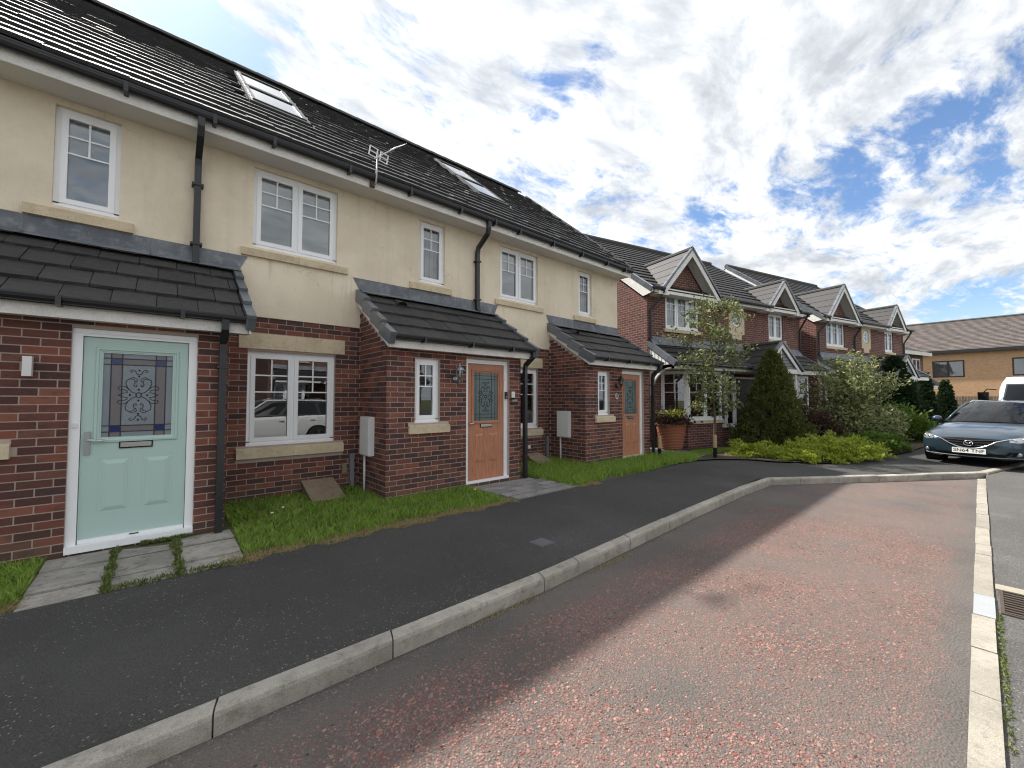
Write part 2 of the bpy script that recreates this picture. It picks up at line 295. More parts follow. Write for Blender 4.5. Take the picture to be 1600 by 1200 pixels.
# ------------------------------------------------------------------ mesh helpers
class MB:
    def __init__(s): s.v = []; s.f = []; s.m = None
    def add(s, vs, fs):
        k = len(s.v)
        s.v += [tuple(s.m @ Vector(q)) for q in vs] if s.m is not None else [tuple(q) for q in vs]
        s.f += [tuple(i+k for i in q) for q in fs]; return s
    def box(s, x0, x1, y0, y1, z0, z1):
        return s.add([(x0, y0, z0), (x1, y0, z0), (x1, y1, z0), (x0, y1, z0), (x0, y0, z1), (x1, y0, z1), (x1, y1, z1), (x0, y1, z1)],
                     [(0, 3, 2, 1), (4, 5, 6, 7), (0, 1, 5, 4), (1, 2, 6, 5), (2, 3, 7, 6), (3, 0, 4, 7)])
    def poly(s, pts): return s.add(pts, [tuple(range(len(pts)))])
    def prism(s, pts, off):          # planar polygon pts extruded by off
        n = len(pts); o = Vector(off)
        vs = [Vector(p) for p in pts]; vs = vs+[p+o for p in vs]
        return s.add(vs, [tuple(range(n-1, -1, -1)), tuple(range(n, 2*n))]+[(i, (i+1) % n, n+(i+1) % n, n+i) for i in range(n)])
    def tube(s, pts, r, n=8, caps=True, sq=False):
        pts = [Vector(p) for p in pts]; rs = r if hasattr(r, '__len__') else [r]*len(pts); rings = []; prev = None
        for i, p in enumerate(pts):
            t = (pts[min(i+1, len(pts)-1)]-pts[max(i-1, 0)]).normalized()
            a = prev if prev is not None else (Vector((0, 0, 1)) if abs(t.z) < .9 else Vector((1, 0, 0)))
            u = t.cross(a).normalized()
            if u.length < .5: u = t.orthogonal().normalized()
            v = u.cross(t).normalized(); prev = v
            rings.append([p+(u*math.cos(2*math.pi*(k+(.5 if sq else 0))/n)+v*math.sin(2*math.pi*(k+(.5 if sq else 0))/n))*rs[i] for k in range(n)])
        vs = [q for g in rings for q in g]; fs = []
        for i in range(len(pts)-1):
            for k in range(n): fs.append((i*n+k, i*n+(k+1) % n, (i+1)*n+(k+1) % n, (i+1)*n+k))
        if caps: fs += [tuple(range(n-1, -1, -1)), tuple(range((len(pts)-1)*n, len(pts)*n))]
        return s.add(vs, fs)
    def lathe(s, prof, n=20, c=(0, 0, 0), axis='z'):
        vs = []; fs = []
        for (r, h) in prof:
            for k in range(n):
                a = 2*math.pi*k/n; x, y, z = r*math.cos(a), r*math.sin(a), h
                if axis == 'y': x, y, z = x, h, y
                if axis == 'x': x, y, z = h, x, y
                vs.append((c[0]+x, c[1]+y, c[2]+z))
        for i in range(len(prof)-1):
            for k in range(n): fs.append((i*n+k, i*n+(k+1) % n, (i+1)*n+(k+1) % n, (i+1)*n+k))
        return s.add(vs, fs)
    def build(s, name, m, parent=None, smooth=False, loc=None, rot=None):
        me = bpy.data.meshes.new(name); me.from_pydata(s.v, [], s.f); me.update()
        if m: me.materials.append(MT[m] if isinstance(m, str) else m)
        if smooth: me.polygons.foreach_set('use_smooth', [True]*len(me.polygons))
        o = bpy.data.objects.new(name, me); COL.objects.link(o); o.parent = parent
        if loc: o.location = loc
        if rot: o.rotation_euler = rot
        return o
def tag(o, label=None, cat=None, group=None, kind=None):
    for k, v in (('label', label), ('category', cat), ('group', group), ('kind', kind)):
        if v: o[k] = v
    return o
def thing(name, label, cat, loc=(0, 0, 0), rz=0, group=None):
    o = bpy.data.objects.new(name, None); COL.objects.link(o); o.empty_display_size = .2
    o.location = loc; o.rotation_euler = (0, 0, rz); return tag(o, label, cat, group)
def struct(o): o['kind'] = 'structure'; return o
def wmat(o):
    m = o.matrix_basis.copy()
    while o.parent is not None: o = o.parent; m = o.matrix_basis @ m
    return m
def px(p):
    d = Vector(p)-Vector((0, 0, CAMZ)); fw = pxdir(800, 600); rt = Vector((math.cos(YAW), -math.sin(YAW), 0)); up = rt.cross(fw)
    k = d.dot(fw)
    if k < .2: return -1e4, -1e4, k
    return 800+FPX*d.dot(rt)/k, 600-FPX*d.dot(up)/k, k
class Pieces:        # like pieces of one part: the largest in view as objects of their own, the rest joined
    def __init__(s, tv, tf): s.tv = np.array(tv, float); s.tf = tf; s.items = []
    def add(s, m, size): s.items.append((m, size))
    def build(s, name, mname, parent, limit=300, minpx=9, rest=None):
        pw = wmat(parent); sc = []
        for i, (m, size) in enumerate(s.items):
            x, y, k = px((pw @ m).translation); vis = -60 < x < 1660 and -60 < y < 1260 and k > .3
            sc.append((size*FPX/k if vis else 0, i))
        sc.sort(reverse=True); own = [i for q, i in sc[:limit] if q >= minpx]; ownset = set(own)
        me = bpy.data.meshes.new(name); me.from_pydata([tuple(q) for q in s.tv], [], s.tf); me.materials.append(MT[mname])
        for i in own:
            o = bpy.data.objects.new(name, me); COL.objects.link(o); o.parent = parent; o.matrix_basis = s.items[i][0]
        restl = [i for i in range(len(s.items)) if i not in ownset]
        if restl:
            nv = len(s.tv); V = np.empty((len(restl)*nv, 3)); F = []
            h = np.c_[s.tv, np.ones(nv)]
            for j, i in enumerate(restl):
                V[j*nv:(j+1)*nv] = (h @ np.array(s.items[i][0]).T)[:, :3]; F += [tuple(a+j*nv for a in f) for f in s.tf]
            me2 = bpy.data.meshes.new(rest or name+'s'); me2.from_pydata(V.tolist(), [], F); me2.materials.append(MT[mname])
            o = bpy.data.objects.new(rest or name+'s', me2); COL.objects.link(o); o.parent = parent; o['kind'] = 'stuff'
def TRS(loc, rot=(0, 0, 0), sc=(1, 1, 1)):
    from mathutils import Euler
    return Matrix.Translation(loc) @ Euler(rot).to_matrix().to_4x4() @ Matrix.Diagonal((*sc, 1))
_b = MB().box(-.5, .5, -.5, .5, -.5, .5)
BOXV, BOXF = _b.v, _b.f
def holed(mb, u0, u1, z0, z1, holes, to3, depth, inn):    # wall sheet with openings and their reveals; to3(u, d, z)
    us = sorted({u0, u1, *[min(max(h[i], u0), u1) for h in holes for i in (0, 1)]}); zs = sorted({z0, z1, *[min(max(h[i], z0), z1) for h in holes for i in (2, 3)]})
    for a, b in zip(us, us[1:]):
        for c, d in zip(zs, zs[1:]):
            mu, mz = (a+b)/2, (c+d)/2
            if any(h[0] < mu < h[1] and h[2] < mz < h[3] for h in holes): continue
            mb.poly([to3(a, 0, c), to3(b, 0, c), to3(b, 0, d), to3(a, 0, d)])
    for h in holes:
        a, b, c, d = h[:4]
        for (p, q) in (((a, c), (b, c)), ((b, c), (b, d)), ((b, d), (a, d)), ((a, d), (a, c))):
            mb.poly([to3(p[0], 0, p[1]), to3(q[0], 0, q[1]), to3(q[0], depth, q[1]), to3(p[0], depth, p[1])])
def lay_bricks(P, u0, u1, z0, z1, ex, place, top=None):   # stretcher bond on an 75 mm gauge
    k0 = math.floor(z0/.075)
    for k in range(k0, math.ceil(z1/.075)):
        za, zb = k*.075+.005, k*.075+.070
        if zb > z1+.004: continue
        iv = [(u0, u1)]
        for e in ex:
            if e[2] < zb-.02 and e[3] > za+.02:
                nv = []
                for a, b in iv:
                    if e[0] > a: nv.append((a, min(b, e[0])))
                    if e[1] < b: nv.append((max(a, e[1]), b))
                iv = [q for q in nv if q[1]-q[0] > .03]
        off = .1125 if k % 2 else 0
        for a, b in iv:
            j0 = math.floor((a-off)/.225)
            for j in range(j0, math.ceil((b-off)/.225)+1):
                s0, s1 = max(off+j*.225+.005, a+.003), min(off+(j+1)*.225-.005, b-.003)
                if s1-s0 < .03: continue
                if top and zb > top((s0+s1)/2): continue
                P.add(place((s0+s1)/2, (za+zb)/2, s1-s0), s1-s0)

# ------------------------------------------------------------------ windows and doors
def window(parent, x, y, z, wd, ht, lights, rz=0, back='room', georgian=True, frame='upvc', deep=.07, name='window'):
    f = MB(); t = .045
    f.box(0, wd, 0, deep, 0, t+.015).box(0, wd, 0, deep, ht-t, ht).box(0, t, 0, deep, t, ht-t).box(wd-t, wd, 0, deep, t, ht-t)
    f.box(-.01, wd+.01, -.022, -.001, -.012, .03)
    cw = (wd-2*t-(lights-1)*.03)/lights; glass = []
    for i in range(lights):
        a = t+i*(cw+.03); b = a+cw
        if i: f.box(a-.03, a, .004, deep, t, ht-t)
        f.box(a, b, -.012, .05, t+.015, t+.07).box(a, b, -.012, .05, ht-t-.055, ht-t).box(a, a+.055, -.012, .05, t+.07, ht-t-.055).box(b-.055, b, -.012, .05, t+.07, ht-t-.055)
        glass.append((a+.055, b-.055))
    w = f.build(name, frame, parent, loc=(x, y, z), rot=(0, 0, rz))
    g0, g1 = t+.07, ht-t-.055
    for (a, b) in glass:
        bars = MB(); m = (a+b)/2; zt = g0+(g1-g0)*.575; zm = (zt+g1)/2
        if georgian:
            bars.box(a, b, .008, .016, zt-.009, zt+.009).box(a, b, .008, .016, zm-.009, zm+.009).box(m-.009, m+.009, .008, .016, zt+.009, zm-.009).box(m-.009, m+.009, .008, .016, zm+.009, g1)
            bars.build('glazing_bars', frame, w)
            cells = [(a, b, g0, zt), (a, m, zt, zm), (m, b, zt, zm), (a, m, zm, g1), (m, b, zm, g1)]
        else: cells = [(a, b, g0, g1)]
        for (p, q, r0, r1) in cells: MB().poly([(p, .018, r0), (q, .018, r0), (q, .018, r1), (p, .018, r1)]).build('pane', 'glass', w)
    bk = MB()
    if back == 'blind': bk.box(.02, wd-.02, .058, .062, .02, ht-.02); bk.build('blind', 'blind', w)
    elif back == 'curtain':
        n = int(wd/.035); pts = [(.02+i*(wd-.04)/n, .15+.02*math.sin(i*1.9)+.008*math.sin(i*.7)) for i in range(n+1)]
        for (p, q) in zip(pts, pts[1:]): bk.poly([(p[0], p[1], .0), (q[0], q[1], .0), (q[0], q[1], ht), (p[0], p[1], ht)])
        bk.build('curtain', 'curtain', w, smooth=True)
    elif back == 'halfblind':
        n = int(wd/.09)
        for i in range(n): a = .03+i*(wd-.06)/n; bk.box(a, a+(wd-.06)/n-.012, .14, .143, .02, ht-.02)
        bk.build('vertical_blind', 'curtain', w)
    return w
def scroll(c, pts): return [(c[0]+p[0], c[1], c[2]+p[1]) for p in pts]
def spiral(x, z, r0, a0, turns, n=16, sgn=1, shrink=.25):
    out = []
    for i in range(n+1):
        f = i/n; a = a0+sgn*turns*2*math.pi*f; r = r0*(1-f*(1-shrink)); out.append((x+r*math.cos(a), z+r*math.sin(a)))
    return out
def door(parent, x, y, z, style, wd=.93, ht=2.07):
    fr = MB(); t = .07
    fr.box(0, t, 0, .08, 0, ht).box(wd-t, wd, 0, .08, 0, ht).box(t, wd-t, 0, .08, ht-t, ht)
    fr.box(.012, wd-.012, -.01, -.001, ht-.042, ht-.004)
    d = fr.build('door', 'upvc', parent, loc=(x, y, z))
    MB().box(-.02 if style != 'sage' else 0, wd+.02 if style != 'sage' else wd, -.05, -.001, -.03, .035).box(t, wd-t, -.001, .09, -.03, .022).build('threshold', 'upvc', d)
    m = 'green_door' if style == 'sage' else 'wood_door'
    a, b, c, e = t+.004, wd-t-.004, .026, ht-t-.004; yf = .028
    ga, gb, gc, ge = a+.135, b-.125, c+1.0, e-.145          # glazed opening
    leaf = MB(); holes = [(ga, gb, gc, ge)]
    holed(leaf, a, b, c, e, holes, lambda u, dd, zz: (u, yf+dd, zz), .03, 0)
    leaf.box(a, b, yf+.045, yf+.05, c, gc-.02)
    lf = leaf.build('door_leaf', m, d)
    mo = MB()                                                   # glazing moulding, proud of the leaf
    def ring(o, i_, y0, y1):
        (p0, p1, q0, q1) = o; (r0, r1, s0, s1) = i_
        O = [(p0, y0, q0), (p1, y0, q0), (p1, y0, q1), (p0, y0, q1)]; I = [(r0, y1, s0), (r1, y1, s0), (r1, y1, s1), (r0, y1, s1)]
        for k in range(4): mo.poly([O[k], O[(k+1) % 4], I[(k+1) % 4], I[k]])
    for (o, y0, i_, y1) in ((.055, yf, .047, yf-.014), (.047, yf-.014, .03, yf-.016), (.03, yf-.016, .026, yf-.006), (.026, yf-.006, .012, yf-.004), (.012, yf-.004, 0, yf+.012)):
        ring((ga-o, gb+o, gc-o, ge+o), (ga-i_, gb+i_, gc-i_, ge+i_), y0, y1)
    mo.build('glazing_moulding', m, d)
    for k in range(2):                                          # raised and fielded lower panels
        pa = a+.125+k*.315; pb = pa+.235; pc = c+.27; pe = c+.80; mo = MB()
        ring((pa, pb, pc, pe), (pa+.012, pb-.012, pc+.012, pe-.012), yf-.001, yf+.010)
        ring((pa+.012, pb-.012, pc+.012, pe-.012), (pa+.026, pb-.026, pc+.026, pe-.026), yf+.010, yf-.003)
        ring((pa+.026, pb-.026, pc+.026, pe-.026), (pa+.058, pb-.058, pc+.058, pe-.058), yf-.003, yf-.013)
        mo.poly([(pa+.058, yf-.013, pc+.058), (pb-.058, yf-.013, pc+.058), (pb-.058, yf-.013, pe-.058), (pa+.058, yf-.013, pe-.058)])
        mo.build('door_panel', m, d)
    if style == 'sage': MB().box(a+.004, b-.004, yf-.02, yf-.001, c, c+.045).build('weather_bar', 'upvc', d); MB().box(a+.36, a+.43, yf-.024, yf-.02, c+.028, c+.038).build('drain_cap', 'black', d)
    yg = yf+.014; gw, gh = gb-ga, ge-gc
    gl = MB().box(ga, gb, yg, yg+.006, gc, ge).build('door_glass', {'sage': 'frost', 'oak': 'frost_green', 'oak2': 'frost_green'}[style], d)
    lc = MB(); b1, b2 = .055, .135
    for q in (b1, b2):
        for xx in (ga+q, gb-q): lc.box(xx-.004, xx+.004, yg-.004, yg-.0005, gc, ge)
    b3, b4 = .05, .11
    for q in (b3, b4):
        for zz in (gc+q, ge-q): lc.box(ga, gb, yg-.005, yg-.0008, zz-.004, zz+.004)
    lc.build('lead_came', 'lead_came', gl)
    if style == 'sage':
        sd = MB()
        for (p, q) in ((ga+b1, ga+b2), (gb-b2, gb-b1)): sd.poly([(p, yg-.0003, gc), (q, yg-.0003, gc), (q, yg-.0003, ge), (p, yg-.0003, ge)])
        for (p, q) in ((gc+b3, gc+b4), (ge-b4, ge-b3)): sd.poly([(ga+b2, yg-.0003, p), (gb-b2, yg-.0003, p), (gb-b2, yg-.0003, q), (ga+b2, yg-.0003, q)])
        sd.build('border_glass', 'frost_pink', gl)
        for xx in (ga+b1, gb-b2):
            for zz in (gc+b3, ge-b4): MB().box(xx+.002, xx+b2-b1-.002, yg-.003, yg-.0004, zz+.002, zz+b4-b3-.002).build('blue_glass_square', 'blue_glass', gl)
    cx, cz = (ga+gb)/2, (gc+ge)/2; sc = MB(); yy = yg-.002; rr = .0032 if style == 'sage' else .004
    def st(pts):
        for sx in (-1, 1):
            for sz in (-1, 1): sc.tube([(cx+sx*p[0], yy, cz+sz*p[1]) for p in pts], rr, 5)
    st([(.012, .012), (.05, .03), (.082, .07), (.098, .115), (.092, .15), (.066, .165), (.04, .158), (.028, .135), (.038, .108), (.034, .09), (.018, .085), (.014, .098), (.024, .106)])
    st([(.075, .16), (.045, .182), (.012, .16), (.02, .13)])
    st([(.072, .055), (.10, .085), (.135, .09), (.155, .07), (.142, .05), (.115, .055), (.09, .045), (.082, .025), (.105, .022), (.15, 0)])
    st([(.0, .205), (.018, .215), (.03, .245), (.055, .258), (.068, .24), (.056, .228), (.048, .24)])
    st([(0, .03), (.012, .018), (.024, .008), (.012, 0)])
    for (qx, qz) in ((0, .19), (0, .055), (0, .25), (.065, 0)):
        for sx in (-1, 1):
            for sz in (-1, 1): sc.box(cx+sx*qx-.006, cx+sx*qx+.006, yy-.002, yy+.001, cz+sz*qz-.008, cz+sz*qz+.008)
    sc.build('scrollwork', 'lead_came', gl)
    xm = (a+b)/2
    lp = MB().box(xm-.125, xm+.125, yf-.010, yf-.001, c+.885, c+.955).build('letterbox', 'black', d)
    MB().box(xm-.115, xm+.115, yf-.016, yf-.0101, c+.897, c+.943).build('flap', 'chrome', lp)
    if style == 'sage':
        h = MB().box(a+.025, a+.065, yf-.012, yf-.001, c+.84, c+1.06).build('door_handle', 'silver', d)
        MB().tube([(a+.045, yf-.01, c+.985), (a+.045, yf-.05, c+.985), (a+.06, yf-.056, c+.982), (a+.165, yf-.056, c+.972)], .009, 8).build('lever', 'chrome', h, True)
        MB().box(.022, .052, -.012, -.0005, 1.13, 1.17).build('doorbell', 'white', d)
    else:
        MB().tube([(a+.03, yf-.002, c+.96), (a+.03, yf-.05, c+.96), (a+.13, yf-.055, c+.965)], .009, 8).build('door_handle', 'chrome', d, True)
    return d

# ------------------------------------------------------------------ ground
def zpath(Y): return -.115+(Y-2.5)*.02
terr = struct(MB().poly([(-400, -400, -.36), (900, -400, -.36), (900, 600, -.36), (-400, 600, -.36)]).build('terrain', 'turf'))
def sheet(name, m, pts, zf, kind='structure', cell=None):
    bm = bmesh.new(); vs = [bm.verts.new((x, y, zf(x, y) if callable(zf) else zf)) for x, y in pts]; bm.faces.new(vs)
    if callable(zf): bmesh.ops.triangulate(bm, faces=bm.faces[:])
    bm.normal_update()
    for f in bm.faces:
        if f.normal.z < 0: f.normal_flip()
    me = bpy.data.meshes.new(name); bm.to_mesh(me); bm.free(); me.materials.append(MT[m])
    o = bpy.data.objects.new(name, me); COL.objects.link(o); o['kind'] = kind; return o
sheet('carriageway', 'road', [(-40, -6.2), (12, -6.2), (28, -10.2), (58, -17.5), (62, -2), (60, 6), (13, 3.2), (-40, 3.2)], -.238)
sheet('carriageway', 'road', [(9, -7), (13.5, -8), (58, -18), (60, 6), (13.2, 3.0), (13.0, -.03), (9, -.04)], lambda x, y: -.2375 if x < 9.5 else -.150)
sheet('parking_bay', 'bay', [(-8, .07), (12.7, .07), (10.72, 1.36), (8.75, 2.64), (8.45, 2.67), (5.6, 2.6), (2.5, 2.46), (-8, 2.46)], -.226)
def dirD(s, o=0): return (11.16+.97*s+.242*o, 6.58-.242*s+.97*o)
KERB = [(-8, 2.46), (2.5, 2.46), (5.6, 2.60), (8.45, 2.67), (8.78, 2.62), (10.72, 1.34), (12.86, -.05)]
KB = [(-8, 2.575), (2.5, 2.575), (5.6, 2.715), (8.50, 2.785), (8.84, 2.73), (10.78, 1.44), (12.95, .06)]
far_k = [(12.95, .06), (20, -1.70), (30, -4.2), (45, -7.9)]
PATHB = [(-8, 4.46), (2, 4.47), (6, 4.48), (9.6, 4.62), (10.4, 4.3), (10.95, 3.75), (11.05, 3.2), (11.75, 2.3), (13.6, 1.75), (16, 1.35), (19, 1.1), (24, .4), (45, -4.5)]
sheet('footpath', 'path', KB[:-1]+far_k+PATHB[::-1], lambda x, y: zpath(y) if x < 9.6 else -.105)
# front gardens
sheet('terrace_garden_soil', 'turf', [(-8, 4.46), (2, 4.47), (6, 4.48), (9.6, 4.62), (10.0, 6.7), (-8, 6.7)], lambda x, y: zpath(y)-.012+max(0, y-4.5)*.012)
sheet('garden_soil', 'soil', PATHB[3:]+[(46, 8), (30, 14), (9.7, 14), (9.64, 6.7)], -.075)
sheet('far_pavement', 'path', [(-40, -6.3), (12, -6.3), (28, -10.3), (28, -40), (-40, -40)], -.12)
sheet('side_path', 'slab2', [(9.9, 4.6), (11.0, 4.75), (11.35, 5.6), (11.25, 14), (10.0, 14)], -.06)
# kerb stones
def kerb_run(pts_f, pts_b, L, name, mname, z0, z1, label, cat, cham=.03):
    root = thing(name, label, cat, (pts_f[0][0], pts_f[0][1], z0)); ox, oy = pts_f[0]
    def walk(P):
        d = [0]
        for p, q in zip(P, P[1:]): d.append(d[-1]+math.dist(p, q))
        return d
    df, db = walk(pts_f), walk(pts_b)
    def at(P, d, s):
        s = min(max(s, 0), d[-1])
        for i in range(len(d)-1):
            if s <= d[i+1]: f = (s-d[i])/(d[i+1]-d[i]+1e-9); return Vector((P[i][0]+(P[i+1][0]-P[i][0])*f, P[i][1]+(P[i+1][1]-P[i][1])*f))
        return Vector(P[-1])
    cuts = [0]
    while cuts[-1] < df[-1]-.3: cuts.append(min(cuts[-1]+L, df[-1]))
    bps = [d for d in df[1:-1]]
    for c in bps:                                    # break stones at the bends
        k = min(range(len(cuts)), key=lambda i: abs(cuts[i]-c)); cuts[k] = c
    for s0, s1 in zip(cuts, cuts[1:]):
        if s1-s0 < .1: continue
        jz = rng.uniform(-.004, .004); g = .004
        A, B = at(pts_f, df, s0+g), at(pts_f, df, s1-g); r = db[-1]/df[-1]; C, D = at(pts_b, db, (s0+g)*r), at(pts_b, db, (s1-g)*r)
        n = ((C-A).normalized()); zt = z1+jz
        prof = [(0, z0-.12), (0, zt-cham), (cham*.25, zt-cham*.35), (cham, zt), (.9, zt), (1, zt-.006), (1, z0-.12)]
        ring = []
        for (P, Q) in ((A, C), (B, D)):
            wid = (Q-P).length
            ring.append([(P.x+n.x*(o*wid if o >= .9 else o)-ox, P.y+n.y*(o*wid if o >= .9 else o)-oy, zz-z0) for o, zz in prof])
        k = len(prof); mb = MB(); mb.add(ring[0]+ring[1], [(i, i+1, k+i+1, k+i) for i in range(k-1)]+[tuple(range(k-1, -1, -1)), tuple(range(k, 2*k))])
        mb.build('kerb_stone', mname, root)
    return root
kerb_run(KERB[:], KB[:], .915, 'kerb', 'kerb', -.226, -.105, 'weathered grey concrete kerb between dark footpath and red parking bay', 'kerb')
kerb_run([(12.88, -.06)]+[(q[0]-.03, q[1]-.125) for q in far_k[1:]], [(12.97, .06)]+far_k[1:], .915, 'kerb', 'kerb_pale', -.238, -.10, 'pale kerb running on past the front of the blue car', 'kerb')
fk = thing('flush_kerb', 'flat pale concrete kerb line between red bay and carriageway', 'kerb', (.2, 0, -.24))
xs = -.6
for i, L in enumerate([.9, .9, .9, .45, .9, .62, .62, .5, .9, .45, .45, .9, .9, .45, .45, .9, .9, .9, .5]):
    x1 = min(xs+L, 12.86)
    mm = 'kerb_new' if 4.75 < (xs+x1)/2 < 5.35 else 'kerb_pale'
    zt = .019+rng.uniform(-.003, .003); yj = rng.uniform(-.004, .004)
    b = MB().add([(xs-.2+.004, -.036+yj, -.1), (x1-.2-.004, -.036+yj, -.1), (x1-.2-.004, .086+yj, -.1), (xs-.2+.004, .086+yj, -.1),
                  (xs-.2+.006, -.030+yj, zt), (x1-.2-.006, -.030+yj, zt), (x1-.2-.006, .082+yj, zt), (xs-.2+.006, .082+yj, zt)], [(4, 5, 6, 7), (0, 1, 5, 4), (1, 2, 6, 5), (2, 3, 7, 6), (3, 0, 4, 7)])
    b.build('kerb_stone', mm, fk); xs = x1
    if xs >= 12.85: break
# gully
gl = thing('drain_gully', 'rusty barred road drain beside the new grey kerb stone', 'drain', (4.9, -.06, -.238))
MB().box(0, .54, -.40, 0, -.02, .001).build('pit', 'black', gl)
gf = MB().box(-.02, .56, -.02, .0, 0, .012).box(-.02, .56, -.42, -.40, 0, .012).box(-.02, 0, -.40, -.02, 0, .012).box(.54, .56, -.40, -.02, 0, .012).build('drain_frame', 'iron', gl)
for i in range(9): MB().box(.02+i*.058, .045+i*.058, -.40, -.02, .003, .010).build('bar', 'iron', gl)
MB().box(.56, .70, -.44, .02, 0, .014).build('mortar_bed', 'cement', gl)
ic = thing('inspection_cover', 'small square grey cover set in the dark footpath', 'cover', (2.97, 2.95, zpath(3.05)))
MB().box(0, .2, 0, .2, 0, .005).build('frame', 'inspect', ic); MB().box(.015, .185, .015, .185, .005, .008).build('lid', 'inspect', ic)

# ------------------------------------------------------------------ terrace houses
D2, D1 = 6.6, 5.55; TW = 4.45
RP = math.atan(.85)
def terrace_house(x0, label, style, last=False, lamp=None, first=False):
    T = thing('terraced_house', label, 'house', (x0, D2, 0), group='terraced houses in a row'); WD = 4.59 if last else TW; X2 = (lambda q: WD+q) if last else (lambda q: WD)
    PY = -(D2-D1); px0, px1 = 1.85, 4.44
    wins = [(.345, 1.478, 3.53, 4.665), (2.92, 3.45, 3.525, 4.66)]; lower = (.32, 1.48, .745, 2.07)
    # brickwork of the main wall
    mb = MB(); to = lambda u, d, z: (u, .015+d, z)
    holed(mb, 0, WD, -.4, 2.55, [lower], to, .09, 0)
    bw = mb.build('brick_wall', 'mortar', T)
    P = Pieces(BOXV, BOXF)
    ex = [lower, (.21, 1.62, 2.095, 2.32), (.208, 1.615, .57, .745)]
    lay_bricks(P, 0, px0+.02, -.3, 2.545, ex, lambda u, z, L: TRS((u, .019, z), (0, 0, 0), (L, .016, .065)))
    if not first: lay_bricks(P, 0, .0, -.3, 2.5, [], None)
    lay_bricks(P, px1-.02, WD, -.3, 2.545, ex, lambda u, z, L: TRS((u, .019, z), (0, 0, 0), (L, .016, .065)))
    # porch walls
    pw = MB(); ph = [(2.30, 2.73, 1.035, 2.02), (3.23, 4.16, -.02, 2.07)]
    holed(pw, px0+.008, px1-.008, -.4, 2.2, ph, lambda u, d, z: (u, PY+.003+d, z), .09, 0)
    slope = lambda d: 2.20+(d)*.68          # underside of the porch roof, d = distance back from the porch front
    for xx in (px0+.003, px1-.003): pw.poly([(xx, PY+.003, -.4), (xx, 0, -.4), (xx, 0, slope(1.05)), (xx, PY+.003, slope(0))])
    pb = pw.build('porch_wall', 'mortar', T)
    pex = [ph[0], ph[1], (2.195, 2.89, .875, 1.035)]
    lay_bricks(P, px0, px1, -.3, 2.2, pex, lambda u, z, L: TRS((u, PY+.008, z), (0, 0, 0), (L, .016, .065)))
    lay_bricks(P, .0, 1.05, -.3, 3.0, [], lambda u, z, L: TRS((px0+.008, PY+u, z), (0, 0, R(90)), (L, .016, .065)), top=lambda u: slope(u)+.03)
    lay_bricks(P, .0, 1.05, -.3, 3.0, [], lambda u, z, L: TRS((px1-.008, PY+u, z), (0, 0, R(90)), (L, .016, .065)), top=lambda u: slope(u)+.03)
    P.build('brick', 'brick', bw)
    # render, with reveals
    rb = MB(); holed(rb, 0, WD, 2.55, 4.76, wins, lambda u, d, z: (u, d, z), .11, 0)
    rb.poly([(0, 0, 2.55), (WD, 0, 2.55), (WD, .02, 2.55), (0, .02, 2.55)])
    if last: rb.poly([(WD, 0, 2.55), (WD, .3, 2.55), (WD, .3, 4.76), (WD, 0, 4.76)])
    rb.build('render', 'render', T)
    # the rest of the shell: gable ends, back, floors
    sh = MB()
    for xx in ([0, WD] if (last or first) else []): sh.poly([(xx, .016, -.4), (xx, 8, -.4), (xx, 8, 5), (xx, 4, 8.55), (xx, .016, 5.1)])
    sh.poly([(0, 8, -.4), (WD, 8, -.4), (WD, 8, 5), (0, 8, 5)]).poly([(0, .2, 2.45), (WD, .2, 2.45), (WD, 8, 2.45), (0, 8, 2.45)]).poly([(0, .2, 4.74), (WD, .2, 4.74), (WD, 8, 4.74), (0, 8, 4.74)])
    sh.poly([(0, .1, .02), (WD, .1, .02), (WD, 8, .02), (0, 8, .02)]).poly([(0, 3.4, 0), (WD, 3.4, 0), (WD, 3.4, 4.7), (0, 3.4, 4.7)])
    if not (last or first): sh.poly([(.002, .2, 0), (.002, 3.4, 0), (.002, 3.4, 4.7), (.002, .2, 4.7)])
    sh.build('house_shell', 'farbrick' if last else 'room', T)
    # windows, sills, lintel
    window(T, .345, .055, 3.53, 1.133, 1.135, 2, back='blind')
    window(T, 2.92, .055, 3.525, .53, 1.135, 1, back='blind' if style == 'sage' else 'halfblind')
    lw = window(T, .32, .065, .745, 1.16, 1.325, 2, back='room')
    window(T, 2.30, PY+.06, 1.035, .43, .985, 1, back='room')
    def sill(a, b, z0, z1, y, split):
        for (p, q) in ([(a, b)] if not split else [(a, (a+b)/2-.002), ((a+b)/2+.002, b)]):
            m = MB(); yy = y-.045
            m.prism([(p, yy, z0), (p, yy, z1-.03), (p, y+.06, z1), (p, y+.06, z0)], (q-p, 0, 0))
            m.build('stone_sill', 'stone', T)
    sill(.21, 1.64, 3.385, 3.515, 0, True); sill(2.72, 3.58, 3.37, 3.51, 0, False)
    sill(.208, 1.615, .58, .735, .015, True); sill(2.195, 2.89, .88, 1.025, PY, False)
    for (p, q) in ((.21, .913), (.917, 1.62)): MB().box(p, q, -.004, .06, 2.10, 2.318).build('stone_lintel', 'stone', T)
    door(T, 3.23, PY+(.03 if style == 'sage' else .055), 0, style)
    # eaves: soffit, fascia, gutter, downpipe
    MB().poly([(0, 0, 4.737), (0, -.37, 4.737), (X2(.05), -.37, 4.737), (X2(.05), 0, 4.737)]).build('soffit', 'soffit', T)
    MB().box(0, X2(.06), -.385, -.366, 4.728, 4.90).build('fascia', 'fascia', T)
    gut = MB(); n = 7
    prof = [(-.435+.062*math.cos(math.pi+math.pi*k/n), 4.905+.075*math.sin(math.pi+math.pi*k/n)) for k in range(n+1)]
